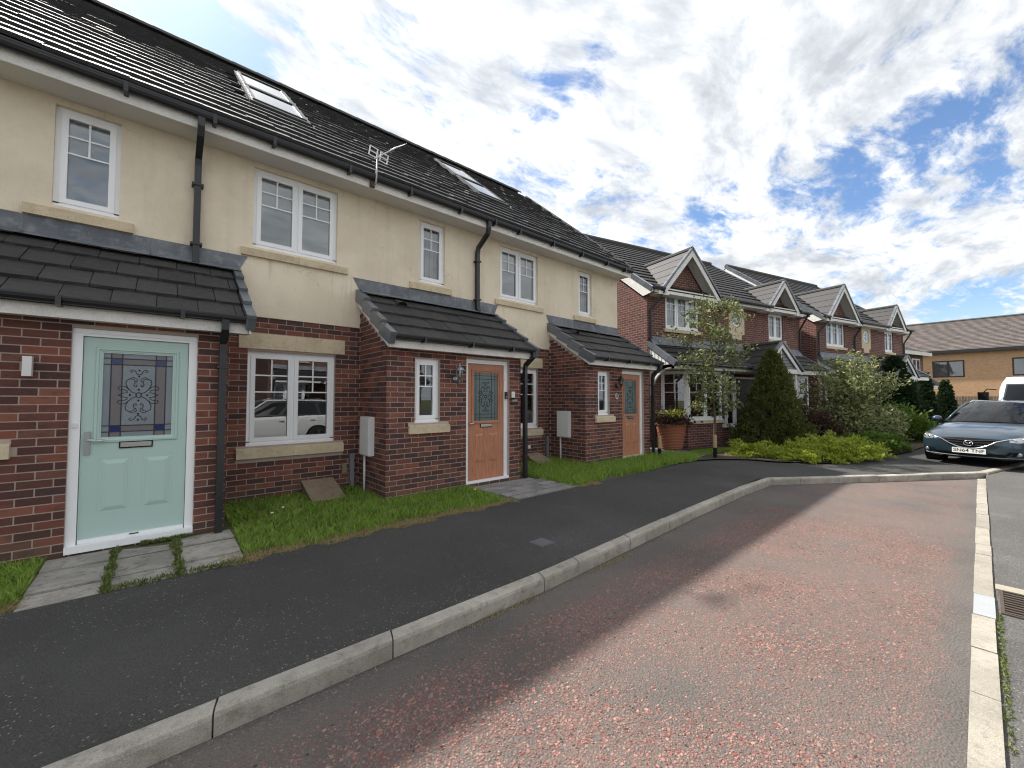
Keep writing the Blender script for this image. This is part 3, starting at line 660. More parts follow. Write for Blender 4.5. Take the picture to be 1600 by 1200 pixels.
    for (p, q) in zip(prof, prof[1:]): gut.poly([(0, p[0], p[1]), (X2(.08), p[0], p[1]), (X2(.08), q[0], q[1]), (0, q[0], q[1])])
    gut.box(0, X2(.08), -.500, -.492, 4.895, 4.913)
    if last: gut.poly([(WD+.08, p[0], p[1]) for p in prof])
    g = gut.build('gutter', 'black_pvc', T)
    for xb in (.5, 1.5, 2.5, 3.5, 4.3): MB().box(xb-.02, xb+.02, -.505, -.385, 4.80, 4.83).box(xb-.02, xb+.02, -.506, -.499, 4.83, 4.915).build('gutter_bracket', 'black_pvc', g)
    dx = 4.17
    def pipe(name, pts, s=.035): return MB().tube(pts, s*1.414, 4, sq=True).build(name, 'black_pvc', T)
    dp = None if last else pipe('downpipe', [(dx, -.43, 4.86), (dx, -.43, 4.72), (dx, -.40, 4.62), (dx, -.09, 4.42), (dx, -.06, 4.32), (dx, -.06, 3.20), (dx, -.10, 3.12)] if style != 'sage' else [(dx, -.43, 4.86), (dx, -.43, 4.74), (dx, -.38, 4.66), (dx, -.09, 4.50), (dx, -.06, 4.40), (dx, -.06, 3.20), (dx, -.10, 3.12)])
    for zz in (() if last else (4.15, 3.38)): MB().box(dx-.06, dx+.06, -.11, -.0, zz-.014, zz+.014).build('pipe_clip', 'black_pvc', dp)
    # main roof
    e0, ez = -.41, 5.008; U = Vector((0, math.cos(RP), math.sin(RP))); N = Vector((0, -math.sin(RP), math.cos(RP))); L = (4.0-e0)/math.cos(RP)
    q0, q1 = Vector((0, e0, ez))-N*.05+U*.03, Vector((0, 4.0, ez+(4.0-e0)*.85))-N*.05
    rr = MB().poly([q0, q0+Vector((X2(.1), 0, 0)), q1+Vector((X2(.1), 0, 0)), q1]); rz = q1.z
    rr.poly([(0, 4.0, rz), (X2(.1), 4.0, rz), (X2(.1), 8.4, rz-4.4*.85), (0, 8.4, rz-4.4*.85)])
    roof = rr.build('roof', 'tile', T)
    tw, tg = .33, .309; rows = int(L/tg)
    tv = [(0, 0, .0), (tw-.002, 0, .0), (tw-.002, .38, -.03), (0, .38, -.03), (0, .004, .044), (tw-.002, .004, .044), (tw-.002, .38, 0), (0, .38, 0)]
    tf = [(4, 5, 6, 7), (0, 1, 5, 4), (1, 2, 6, 5), (3, 0, 4, 7)]
    P = Pieces(tv, tf); rwx = None if first else ((.45, 1.27) if not last else (.58, 1.42)); rwy = (1.12, 3.12)
    for r_ in range(rows):
        for c_ in range(-16, 34):
            xx = c_*tw+(tw/2 if r_ % 2 else 0)-x0; s = r_*tg
            if not (0 <= xx < WD) or (last and xx+tw > WD+.13): continue
            p = Vector((xx, e0, ez))+U*s
            if rwx and rwx[0]-.26 < xx < rwx[1]-.06 and rwy[0]-.18 < p.y+.12 < rwy[1]: continue
            P.add(TRS(p+N*(rng.uniform(-.003, .003)+(.008 if rng.random() < .12 else 0)-.03), (RP+rng.uniform(-.008, .008), rng.uniform(-.012, .012), rng.uniform(-.006, .006))), tw)
    P.build('tile', 'tile', roof, limit=300, minpx=8)
    for k in range(int((WD+.1)/.45)+1):
        a = k*.45
        if a+.45 > WD+.3: continue
        rt = MB(); n = 6; vs = []
        for xx, rad in ((a, .125), (a+.455, .118)):
            for j in range(n+1): an = math.pi*j/n; vs.append((xx, 4.0+rad*math.cos(an)*1.1, rz-.03+rad*math.sin(an)))
        rt.add(vs, [(j, j+1, n+2+j, n+1+j) for j in range(n)]+[tuple(range(n+1))]); rt.build('ridge_tile', 'ridge', roof)
    if last:                                         # verge at the gable end
        for r_ in range(rows):
            p = Vector((WD+.085, e0, ez))+U*(r_*tg)
            v = MB(); v.m = TRS(p, (RP, 0, 0)); v.box(-.01, .075, -.01, .325, -.085, .022); v.build('verge_cap', 'tile', roof)
        MB().prism([(WD+.08, -.38, 4.73), (WD+.08, -.38, 4.93), (WD+.08, 4, 8.63), (WD+.08, 8.4, 4.93), (WD+.08, 8.4, 4.73), (WD+.08, 4, 8.43)], (.02, 0, 0)).build('bargeboard', 'fascia', T)
    if rwx:
        for (ya, yb) in ((1.10, 2.06), (2.12, 3.14)):
            z_ = lambda y: ez+(y-e0)*.85
            org = Vector((rwx[0], ya, z_(ya)))+N*.015; lenU = (yb-ya)/math.cos(RP); wd = rwx[1]-rwx[0]
            rw = MB(); rw.m = TRS(org, (RP, 0, 0))
            rw.box(0, wd, 0, .06, -.03, .03).box(0, wd, lenU-.06, lenU, -.03, .035).box(0, .05, .06, lenU-.06, -.03, .03).box(wd-.05, wd, .06, lenU-.06, -.03, .03)
            rw.box(-.05, 0, -.04, lenU, -.03, .012).box(wd, wd+.05, -.04, lenU, -.03, .012).box(-.05, wd+.05, -.14, 0, -.03, .010)
            f = rw.build('roof_window', 'rw_frame', T)
            gp = MB(); gp.m = TRS(org, (RP, 0, 0)); gp.box(.05, wd-.05, .06, lenU-.06, .008, .016); gp.build('pane', 'skyglass', f)
    # porch roof
    pe, pez, PP = PY-.25, 2.262, math.atan(.68); U = Vector((0, math.cos(PP), math.sin(PP))); N = Vector((0, -math.sin(PP), math.cos(PP))); Lp = (-pe)/math.cos(PP)
    xa, xb = px0-.03, px1+.17
    pr = MB().poly([(xa, pe+.03, pez-.03), (xb, pe+.03, pez-.03), (xb, 0, pez-.03+(-pe-.03)*.68), (xa, 0, pez-.03+(-pe-.03)*.68)])
    proof = pr.build('porch_roof', 'tile_porch', T)
    pv = [(0, 0, 0), (tw-.006, 0, 0), (tw-.006, .44, -.03), (0, .44, -.03), (0, .006, .034), (tw-.006, .006, .034), (tw-.006, .44, 0), (0, .44, 0), (tw*.5, -.006, .036), (tw*.5, -.006, 0)]
    P = Pieces(pv, [(4, 8, 5, 6, 7), (0, 9, 8, 4), (9, 1, 5, 8), (1, 2, 6, 5), (3, 0, 4, 7)]); pg = Lp/4.02
    for r_ in range(4):
        for c_ in range(-1, 10):
            xx = xa+.02+c_*tw+(tw/2 if r_ % 2 else 0); x1 = xx+tw
            s0 = max(xx, xa+.02); s1 = min(x1, xb-.06)
            if s1-s0 < .06: continue
            p = Vector((s0, pe, pez))+U*(r_*pg)
            P.add(TRS(p+N*rng.uniform(-.004, .004), (PP+rng.uniform(-.008, .008), 0, rng.uniform(-.006, .006)), ((s1-s0)/tw, min(1, (Lp-r_*pg-.01)/.44), 1)), s1-s0)
    P.build('porch_tile', 'tile_porch', proof, minpx=6)
    for (sx, sgn) in ((xa, -1), (xb, 1)):            # dry verge units and bargeboard
        for r_ in range(4):
            v = MB(); p = Vector((sx, pe, pez))+U*(r_*pg); v.m = TRS(p, (PP-.11, 0, 0))
            v.box(-.045, .045, -.03, pg+.004, .040, .078).box(-.045, -.03, -.02, pg-.02, -.10, .040).box(.03, .045, -.02, pg-.02, -.10, .040).box(-.03, .03, -.02, -.008, -.10, .040)
            v.build('verge_cap', 'verge', proof)
        by = sx-.012 if sgn < 0 else sx-.008
        MB().prism([(by, pe+.10, 2.125), (by, pe+.05, 2.125), (by, pe+.05, pez-.08), (by, 0, pez-.08-pe*.68-.03), (by, 0, pez-.20-pe*.68-.03)], (.02, 0, 0)).build('bargeboard', 'fascia', T)
    MB().box(xa+.01, xb-.01, PY-.165, PY-.145, 2.128, 2.275).build('porch_fascia', 'fascia', T)
    MB().poly([(xa, PY-.15, 2.135), (xb, PY-.15, 2.135), (xb, PY+.02, 2.135), (xa, PY+.02, 2.135)]).build('porch_soffit', 'soffit', T)
    gy = PY-.225; prof = [(gy+.055*math.cos(math.pi+math.pi*k/6), 2.30+.062*math.sin(math.pi+math.pi*k/6)) for k in range(7)]; gm = MB()
    for (p, q) in zip(prof, prof[1:]): gm.poly([(xa-.02, p[0], p[1]), (xb+.02, p[0], p[1]), (xb+.02, q[0], q[1]), (xa-.02, q[0], q[1])])
    gm.box(xa-.02, xb+.02, gy-.060, gy-.052, 2.292, 2.308)
    for xx in (xa-.02, xb+.02): gm.poly([(xx, p[0], p[1]) for p in prof])
    pgut = gm.build('porch_gutter', 'black_pvc', T)
    for xx in (xa+.5, xa+1.35, xa+2.2): MB().box(xx-.018, xx+.018, gy-.066, gy+.06, 2.222, 2.244).box(xx-.018, xx+.018, gy-.068, gy-.061, 2.244, 2.31).build('gutter_bracket', 'black_pvc', pgut)
    pdx = 4.38 if style == 'sage' else 4.52
    pts = [(pdx, gy, 2.26), (pdx, gy, 2.16), (pdx, PY-.07, 2.02), (pdx, PY-.06, 1.9), (pdx, PY-.06, -.08)] if style == 'sage' else [(pdx+.03, gy, 2.26), (pdx+.03, gy, 2.17), (pdx-.02, PY-.07, 2.02), (pdx-.03, PY-.06, 1.92), (pdx-.03, PY-.06, -.08)]
    dp = pipe('porch_downpipe', pts, .033)
    for zz in (1.75, .35): MB().box(pts[-1][0]-.055, pts[-1][0]+.055, PY-.105, PY-.0, zz-.014, zz+.014).build('pipe_clip', 'black_pvc', dp)
    # lead flashing
    fx1 = min(px1+.30, WD-.0) if last else px1+.30
    ztop = pez-pe*.68
    fl = MB(); nseg = 3; a0 = px0-.12
    for k in range(nseg):
        a = a0+(fx1-a0)*k/nseg; b = a0+(fx1-a0)*(k+1)/nseg-.003; q = (b-a)
        a2 = a+(.12 if k == 0 else 0); b2 = b-(.10 if k == nseg-1 and not last else 0)
        f = MB(); f.poly([(a2, -.006-k*.001, ztop+.0), (b2, -.006-k*.001, ztop+.0), (b, -.007-k*.001, 3.365), (a, -.007-k*.001, 3.365)])
        f.poly([(a2-.02, -.16, ztop-.16*.68+.075), (b2+.03, -.16, ztop-.16*.68+.075), (b2, -.006, ztop+.045), (a2, -.006, ztop+.045)])
        f.build('lead_flashing', 'lead', T)
    if not first:
        vt = MB(); vt.m = TRS((2.42, -.30, pez+(-.30-pe)*.68+.03), (PP, 0, 0)); n = 8
        for k in range(n):
            a, b = math.pi*k/n, math.pi*(k+1)/n
            vt.poly([(.09*math.cos(a), -.06, .075*math.sin(a)), (.09*math.cos(b), -.06, .075*math.sin(b)), (.05*math.cos(b), .18, .01), (.05*math.cos(a), .18, .01)])
        vt.build('roof_vent', 'tile_porch', T); vb = MB(); vb.m = vt.m; vb.poly([(.085*math.cos(math.pi*k/8), -.045, .07*math.sin(math.pi*k/8)) for k in range(9)]); vb.build('vent_opening', 'black', T)
    # services
    if not first:
        mbx = MB(); mx = px0-.085
        mbx.box(mx, px0-.002, PY+.395, PY+.745, .55, 1.13).build('meter_box', 'white', T)
        MB().box(mx-.010, mx-.001, PY+.405, PY+.735, .565, 1.10).build('meter_box_door', 'white', T)
        MB().tube([(px0-.035, PY+.68, .55), (px0-.035, PY+.68, -.12)], .018, 8).build('service_pipe', 'white', T, True)
        gx = 1.03; m = MB().prism([(gx, .0, .17), (gx, -.56, -.02), (gx, -.56, -.12), (gx, .0, -.12)], (.42, 0, 0)).build('gas_box', 'gasbox', T)
        l_ = MB(); l_.m = TRS((gx-.015, -.60, -.022), (math.atan2(.19, .56), 0, 0)); l_.box(0, .45, -.0, .62, 0, .022); l_.build('gas_box_lid', 'gasbox', m)
        MB().box(1.715, 1.775, -.05, .004, .10, .54).box(1.71, 1.78, -.055, .004, .47, .54).box(1.722, 1.768, -.07, .004, -.12, .10).build('conduit', 'grey_pvc', T)
        if not last: MB().box(1.60, 1.665, -.028, .003, .235, .39).build('cable_box', 'gasbox', T)
        else: MB().box(1.15, 1.22, -.02, .003, .30, .38).build('cable_box', 'white', T)
    ab = MB().box(2.47, 2.69, PY-.012, PY, -.125, -.06).build('air_brick', 'brick', T)
    for k in range(7): MB().box(2.485+k*.028, 2.497+k*.028, PY-.0135, PY-.0115, -.115, -.07).build('air_slot', 'black', ab)
    ab = MB().box(.37, .60, -.004, .01, -.13, -.065).build('air_brick', 'black', T)
    return T
MT['skyglass'] = mat('roof_window_glass', (.03, .035, .04), None, .03, spec=1.0, coat=1)
HA = terrace_house(-3.85, 'cream rendered terraced house with sage green front door, nearest on the left', 'sage', first=True)
HB = terrace_house(.60, 'middle cream rendered terraced house with brown door and silver lantern', 'oak')
HC = terrace_house(5.05, 'end terraced house with brown door and black lantern beside the detached house', 'oak2', last=True)
# things fixed to the houses
def lantern(name, label, loc, m):
    L = thing(name, label, 'wall lamp', loc); s = 1
    b = MB().lathe([(0, -.001), (.05, -.001), (.045, -.02), (.02, -.03), (0, -.03)], 14, (0, 0, 0), 'y').build('back_plate', m, L, True)
    MB().tube([(0, -.02, -.02), (0, -.08, -.075), (0, -.13, -.05), (0, -.135, .0)], .011, 7).build('arm', m, L, True)
    c = (0, -.135, 0)
    MB().lathe([(0, .0), (.035, .005), (.045, .02), (.05, .03), (.03, .032)], 8, c).build('cup', m, L)
    MB().lathe([(.04, .03), (.055, .13)], 8, c).build('lamp_glass', 'glass', L); MB().lathe([(0, .03), (.018, .05), (.02, .08), (0, .105)], 8, c).build('bulb', 'white', L, True)
    ca = MB()
    for k in range(6):
        a = k*math.pi/3; ca.tube([(c[0]+.042*math.cos(a), c[1]+.042*math.sin(a), .03), (c[0]+.058*math.cos(a), c[1]+.058*math.sin(a), .132)], .004, 4)
    ca.build('cage', m, L)
    MB().lathe([(.085, .13), (.08, .138), (.055, .175), (.03, .195), (.018, .2), (.014, .215), (.02, .23), (.012, .245), (0, .25)], 12, c).build('cap', m, L)
    MB().lathe([(0, -.05), (.012, -.045), (.008, -.03), (.016, -.01), (.01, .0)], 8, c).build('finial', m, L)
    return L
lantern('wall_lantern', 'silver lantern on brick porch beside the brown door', (3.60, D1-.008, 1.72), 'silver')
lantern('wall_lantern', 'black lantern on the furthest porch, above the round plaque', (8.02, D1-.008, 1.70), 'black_metal')
ul = thing('wall_light', 'small white up and down light on bricks left of green door', 'wall lamp', (-.875, D1-.008, 1.60))
MB().box(-.028, .028, -.075, -.005, 0, .175).build('lamp_body', 'white', ul); MB().box(-.02, .02, -.02, 0, .06, .11).build('bracket', 'silver', ul)
rb = thing('video_doorbell', 'slim black doorbell on white frame of the brown door', 'doorbell', (4.715, D1+.05, 1.40))
MB().box(-.022, .022, -.022, 0, 0, .125).build('bell_body', 'black_metal', rb); MB().lathe([(0, -.026), (.012, -.026), (.014, -.022)], 12, (0, 0, .035), 'y').build('button', 'silver', rb)
cm = thing('security_camera', 'white security camera with black spotlight right of the brown door', 'camera', (4.83, D1-.008, 1.36))
MB().box(-.035, .035, -.03, 0, .06, .17).build('mount', 'white', cm); MB().box(-.05, .05, -.11, -.03, .03, .06).build('floodlight', 'black_metal', cm)
c2 = MB(); c2.m = TRS((0.01, -.05, .02), (R(70), 0, R(20))); c2.lathe([(0, -.05), (.028, -.05), (.03, 0), (.028, .04), (0, .05)], 12); c2.build('camera_body', 'white', cm, True)
pq = thing('house_plaque', 'small round number plaque on bricks left of furthest brown door', 'plaque', (8.02, D1-.008, 1.46))
MB().lathe([(0, -.012), (.062, -.012), (.066, -.006), (.066, 0)], 20, (0, 0, 0), 'y').build('plaque_disc', 'black_metal', pq)
MB().lathe([(.052, -.0125), (.056, -.018), (.064, -.018), (.068, -.012)], 20, (0, 0, 0), 'y').build('rim', 'white', pq)
def text(name, body, size, m, parent, loc, rot, ext=.001, sx=1.0):
    cu = bpy.data.curves.new(name, 'FONT'); cu.body = body; cu.size = size; cu.align_x = 'CENTER'; cu.align_y = 'CENTER'; cu.extrude = ext; cu.offset = size*.012
    tmp = bpy.data.objects.new(name, cu); COL.objects.link(tmp); dg = bpy.context.evaluated_depsgraph_get(); me = bpy.data.meshes.new_from_object(tmp.evaluated_get(dg))
    bpy.data.objects.remove(tmp); bpy.data.curves.remove(cu); me.materials.clear(); me.materials.append(MT[m])
    o = bpy.data.objects.new(name, me); COL.objects.link(o); o.parent = parent; o.location = loc; o.rotation_euler = rot; o.scale = (sx, 1, 1); return o
text('numeral', '5', .09, 'white', pq, (0, -.0145, 0), (R(90), 0, 0))
# aerial on the eaves
ae = thing('tv_aerial', 'grey television aerial clamped to the eaves between roof windows', 'aerial', (2.47, D2-.40, 4.73))
MB().box(-.04, .03, -.03, .01, 0, .17).build('bracket', 'iron', ae)
MB().tube([(.0, -.06, .01), (.02, -.10, .04), (.04, -.10, .52)], .014, 7).build('mast', 'silver', ae, True)
MB().tube([(-.02, -.12, .40), (.52, .12, .95)], .010, 6).build('boom', 'silver', ae)
el = MB(); 
for f in (.93, .99, .86): 
    c = Vector((-.02, -.12, .40)).lerp(Vector((.52, .12, .95)), f); el.tube([c+Vector((-.06, .13, 0)), c-Vector((-.06, .13, 0))], .004, 5)
el.build('element', 'silver', ae)
for sx in (-1, 1):
    rf = MB(); cx_, cz_ = .045+sx*.085, .485-sx*.018
    rf.m = TRS((cx_, -.13, cz_), (0, R(9), 0))
    for zz in (-.075, -.005, .07): rf.box(-.06, .06, -.004, .004, zz-.008, zz+.008)
    for xx in (-.06, .06): rf.box(xx-.008, xx+.008, -.005, .005, -.083, .078)
    rf.build('reflector', 'white', ae)

# ------------------------------------------------------------------ paving, grass
sl = thing('door_path', 'cracked grey paving slabs with weeds in front of the green door', 'paving', (0, 5.0, 0))
P = Pieces(BOXV, BOXF)
for (a, b) in ((-.72, -.30), (-.255, .15), (.195, .64)):
    for (c, d) in ((5.21, 5.53), (4.72, 5.20), (4.42, 4.71)):
        zz = -.05+(((c+d)/2)-5.5)*.02-.004; P.add(TRS(((a+b)/2, (c+d)/2-5.0, zz-.02+rng.uniform(-.006, .004)), (rng.uniform(-.012, .012), rng.uniform(-.012, .012), rng.uniform(-.02, .02)), (b-a, d-c-.012, .05)), .4)
P.build('slab', 'slab', sl)
s2 = thing('door_path', 'grey block paving leading to the middle brown door', 'paving', (0, 5.0, 0))
P = Pieces(BOXV, BOXF)
for r_, (c, d) in enumerate(((5.30, 5.50), (5.09, 5.29), (4.88, 5.08), (4.67, 4.87), (4.47, 4.66))):
    x = 3.88+r_*.03; 
    while x < 5.22+r_*.04:
        L_ = rng.choice((.2, .3, .4)); e = min(x+L_, 5.25+r_*.04); zz = -.045+(((c+d)/2)-5.5)*.02
        if e-x > .08: P.add(TRS(((x+e)/2, (c+d)/2-5.0, zz-.02+rng.uniform(-.002, .003)), (0, 0, 0), (e-x-.008, d-c-.008, .05)), .25)
        x = e
P.build('paving_block', 'slab2', s2)
sheet('paving_bed', 'soil', [(-.76, 4.44), (.68, 4.44), (.68, 5.56), (-.76, 5.56)], lambda x, y: -.075+(y-5.5)*.02, 'structure')
def blades(name, mname, pts, hmin, hmax, wid, lean=.5, parent=None, label=None):
    n = len(pts); a = nrg.uniform(0, 2*np.pi, n); h = nrg.uniform(hmin, hmax, n); l = nrg.uniform(.1, lean, n)*h; b = nrg.uniform(0, 2*np.pi, n)
    P0 = np.array(pts); dx = np.c_[np.cos(a), np.sin(a), np.zeros(n)]*(wid/2); ld = np.c_[np.cos(b)*l, np.sin(b)*l, np.zeros(n)]; up = np.c_[np.zeros(n), np.zeros(n), h]
    V = np.stack([P0-dx, P0+dx, P0+dx*.7+ld*.4+up*.6, P0-dx*.7+ld*.4+up*.6, P0+ld+up], 1).reshape(-1, 3); k = np.arange(n)*5
    F = [f for q in k.tolist() for f in ((q, q+1, q+2, q+3), (q+3, q+2, q+4))]
    me = bpy.data.meshes.new(name); me.from_pydata(V.tolist(), [], F); me.materials.append(MT[mname]); o = bpy.data.objects.new(name, me); COL.objects.link(o); o.parent = parent
    o['kind'] = 'stuff'
    if label: o['label'] = label
    return o
def scatter(n, x0, x1, y0, y1, keep, z):
    out = []
    while len(out) < n:
        x, y = rng.uniform(x0, x1), rng.uniform(y0, y1)
        if keep(x, y): out.append((x, y, z(x, y)))
    return out
gz = lambda x, y: zpath(y)-.015+max(0, y-4.5)*.012
def lawnkeep(x, y):
    if y < 4.56+.06*math.sin(x*3.1)+.04*math.sin(x*9)+.03*math.sin(x*23)+abs(rng.gauss(0, .05)): return False
    pn_ = math.sin(x*4.7+2*math.sin(y*3.1))*math.sin(y*6.3+1.7*math.sin(x*2.9))
    if pn_ < -.55 and rng.random() < .65: return False
    for (a, b) in ((-.74, .66), (3.85, 5.28)):
        if a < x < b: return False
    for p0 in (-2.0, 2.45, 6.90):
        if p0-.01 < x < p0+2.6 and y > 5.54: return False
    return y < 6.6
blades('lawn_grass', 'grass', scatter(44000, -1.9, 5.9, 4.46, 6.6, lawnkeep, gz), .025, .095, .008, 1.3, label='short green grass strip along the terrace front')
blades('lawn_grass', 'grass', scatter(20000, 5.2, 10.2, 4.5, 6.6, lambda x, y: lawnkeep(x, y) and not (x > 9.6 and y > 5.4), gz), .05, .16, .010, .9, label='longer grass in front of the furthest porch')
blades('dry_grass', 'straw', scatter(15000, -1.8, 5.9, 4.36, 4.74, lambda x, y: y > 4.40+.05*math.sin(x*7.3)+.04*math.sin(x*17) and (rng.random() < max(0, 1-(y-4.45)*4)) and not (-.7 < x < .45) and not (3.95 < x < 5.2), gz), .01, .045, .007, 1.6, label='straw coloured dry grass along the path edge')
blades('slab_weeds', 'weed', scatter(520, -.31, -.23, 4.42, 5.5, lambda x, y: abs(x+.272) < .015+.03*abs(math.sin(y*5.3+1))*abs(math.sin(y*13)), lambda x, y: -.055)+scatter(420, .12, .22, 4.5, 5.52, lambda x, y: abs(x-.172) < .012+.045*abs(math.sin(y*4.1+2))*abs(math.sin(y*11)), lambda x, y: -.055)+scatter(500, -.3, .64, 4.40, 4.5, lambda x, y: rng.random() < .6, lambda x, y: -.075)+scatter(350, -.5, .32, 5.47, 5.53, lambda x, y: x > -.1, lambda x, y: -.04), .01, .045, .012, 1.2, label='weeds in the joints of the door slabs')
blades('lit_lawn', 'grass', scatter(9000, 9.9, 13, 3.7, 5.9, lambda x, y: (y < 6.2-.25*(x-11.1)-.75 or x < 11) and y > 4.75-.0*(x) and not (x < 11.3 and y > 5.3), lambda x, y: -.075), .02, .06, .010, .9, label='sunlit lawn in front of the detached house')
blades('kerb_weeds', 'weed', scatter(500, 3.0, 4.85, -.065, -.035, lambda x, y: True, lambda x, y: -.235), .005, .02, .010, 1.2, label='moss and weeds along the flush kerb')
blades('kerb_weeds', 'straw', scatter(600, 1.0, 4.2, 2.40, 2.47, lambda x, y: abs(math.sin(x*2.3)) > .7, lambda x, y: -.226), .005, .03, .005, 1.8, label='dry grass at the foot of the grey kerb')
bl = []
for i in range(900):
    x = rng.uniform(.7, 3.8); y = rng.uniform(4.7, 6.5)
    if lawnkeep(x, y): bl.append((x, y, gz(x, y)))
blades('broad_weeds', 'weed', bl, .05, .11, .035, 1.2, label='broad leaved weeds in the grass strip')
def flower(name, label, loc, col, r):
    f = thing(name, label, 'flower', loc); MB().tube([(0, 0, 0), (.004, .003, .09)], .003, 5).build('stem', 'weed', f)
    MB().lathe([(0, .088), (r, .094), (r*.8, .102), (0, .106)], 10, (.004, .003, 0)).build('bloom', col, f)
MT['yellow'] = mat('dandelion_yellow', (.75, .55, .03), None, .7); MT['petal'] = mat('daisy_white', (.8, .8, .76), None, .7)
flower('dandelion', 'yellow dandelion in grass below the middle porch corner', (3.62, 5.02, gz(3.6, 5.0)+.02), 'yellow', .022)
for (x, y, lb) in ((1.05, 5.55, 'left of two white daisies in grass below the cream lintel window'), (1.20, 5.72, 'right of two white daisies in grass below the cream lintel window'), (-1.12, 5.35, 'white daisy in grass left of the green door')):
    flower('daisy', lb, (x, y, gz(x, y)+.01), 'petal', .016)
def grit(name, label, mname, pts, r0, r1):
    n = len(pts); P0 = np.array(pts); V = []; a0 = nrg.uniform(0, 6.28, n); r = nrg.uniform(r0, r1, n); hh = r*nrg.uniform(.3, .8, n); el = nrg.uniform(.4, 1, n)
    for k in range(4): a = a0+k*np.pi/2+nrg.uniform(-.3, .3, n); V.append(P0+np.c_[r*np.cos(a), r*np.sin(a)*el, np.zeros(n)])
    V.append(P0+np.c_[np.zeros(n), np.zeros(n), hh]); V = np.stack(V, 1).reshape(-1, 3); F = [(q+k, q+(k+1) % 4, q+4) for q in range(0, 5*n, 5) for k in range(4)]
    me = bpy.data.meshes.new(name); me.from_pydata(V.tolist(), [], F); me.materials.append(MT[mname]); o = bpy.data.objects.new(name, me); COL.objects.link(o); o['kind'] = 'stuff'; o['label'] = label
MT['gritstone'] = mat('loose_grit', (.22, .20, .175), (.13, .115, .10), .9, 30, rv=.4)
grit('path_grit', 'loose grit and leaf litter along the edges of the dark footpath', 'gritstone', scatter(1100, -1.5, 8.5, 2.6, 4.45, lambda x, y: rng.random() < .03+.97*max(0, 1-(y-2.6)*6)+.9*max(0, 1-(4.45-y)*7), lambda x, y: zpath(y)), .002, .0075)
grit('kerb_grit', 'grit gathered at the foot of the grey kerb', 'gritstone', scatter(2200, -.6, 8.2, 2.2, 2.66, lambda x, y: y < 2.45+max(0, x-2.5)*.034 and rng.random() < max(0, 1-(2.45+max(0, x-2.5)*.034-y)*8), lambda x, y: -.226), .002, .008)
# stone chips rolled into the bay near the camera
def chips():
    n = 60000; X = nrg.uniform(.15, 7.0, n)**1.0; Y = nrg.uniform(.2, 2.4, n)
    f = (np.sin(X*2.1+1.3*np.sin(Y*2.9))*np.cos(Y*3.3+X*.7)+np.sin(X*5.3+Y*4.1)*.6+1.6)/3.2
    edge = np.clip((Y-.22)/.16, 0, 1)*np.clip((2.28-Y)/.25, 0, 1)
    keep = nrg.random(n) < np.clip(f**1.6*1.35, .06, 1)*edge*np.clip(1.5-X*.12, .45, 1); X, Y = X[keep], Y[keep]; n = len(X)
    r = nrg.uniform(.0035, .0095, n)*np.clip(nrg.normal(1, .25, n), .5, 1.5); a0 = nrg.uniform(0, 2*np.pi, n); hh = nrg.uniform(.0015, .004, n); el = nrg.uniform(.5, 1, n); V = []
    for k in range(5):
        a = a0+k*2*np.pi/5+nrg.uniform(-.3, .3, n); rk = r*nrg.uniform(.75, 1.2, n)
        ex, ey = rk*np.cos(a), rk*np.sin(a)*el; V.append(np.c_[X+ex, Y+ey, np.full(n, -.2262)])
    for k in range(5): V.append(np.c_[X+(V[k][:, 0]-X)*.72, Y+(V[k][:, 1]-Y)*.72, -.226+hh*nrg.uniform(.7, 1.1, n)])
    V = np.stack(V, 1).reshape(-1, 3); F = []
    for q in range(0, n*10, 10):
        F.append((q+5, q+6, q+7, q+8, q+9)); F += [(q+k, q+(k+1) % 5, q+5+(k+1) % 5, q+5+k) for k in range(5)]
    me = bpy.data.meshes.new('stone_chippings'); me.from_pydata(V.tolist(), [], F); me.materials.append(MT['chip']); o = bpy.data.objects.new('stone_chippings', me); COL.objects.link(o)
    o['kind'] = 'stuff'; o['label'] = 'pink and red stone chippings rolled into the parking bay'
chips()

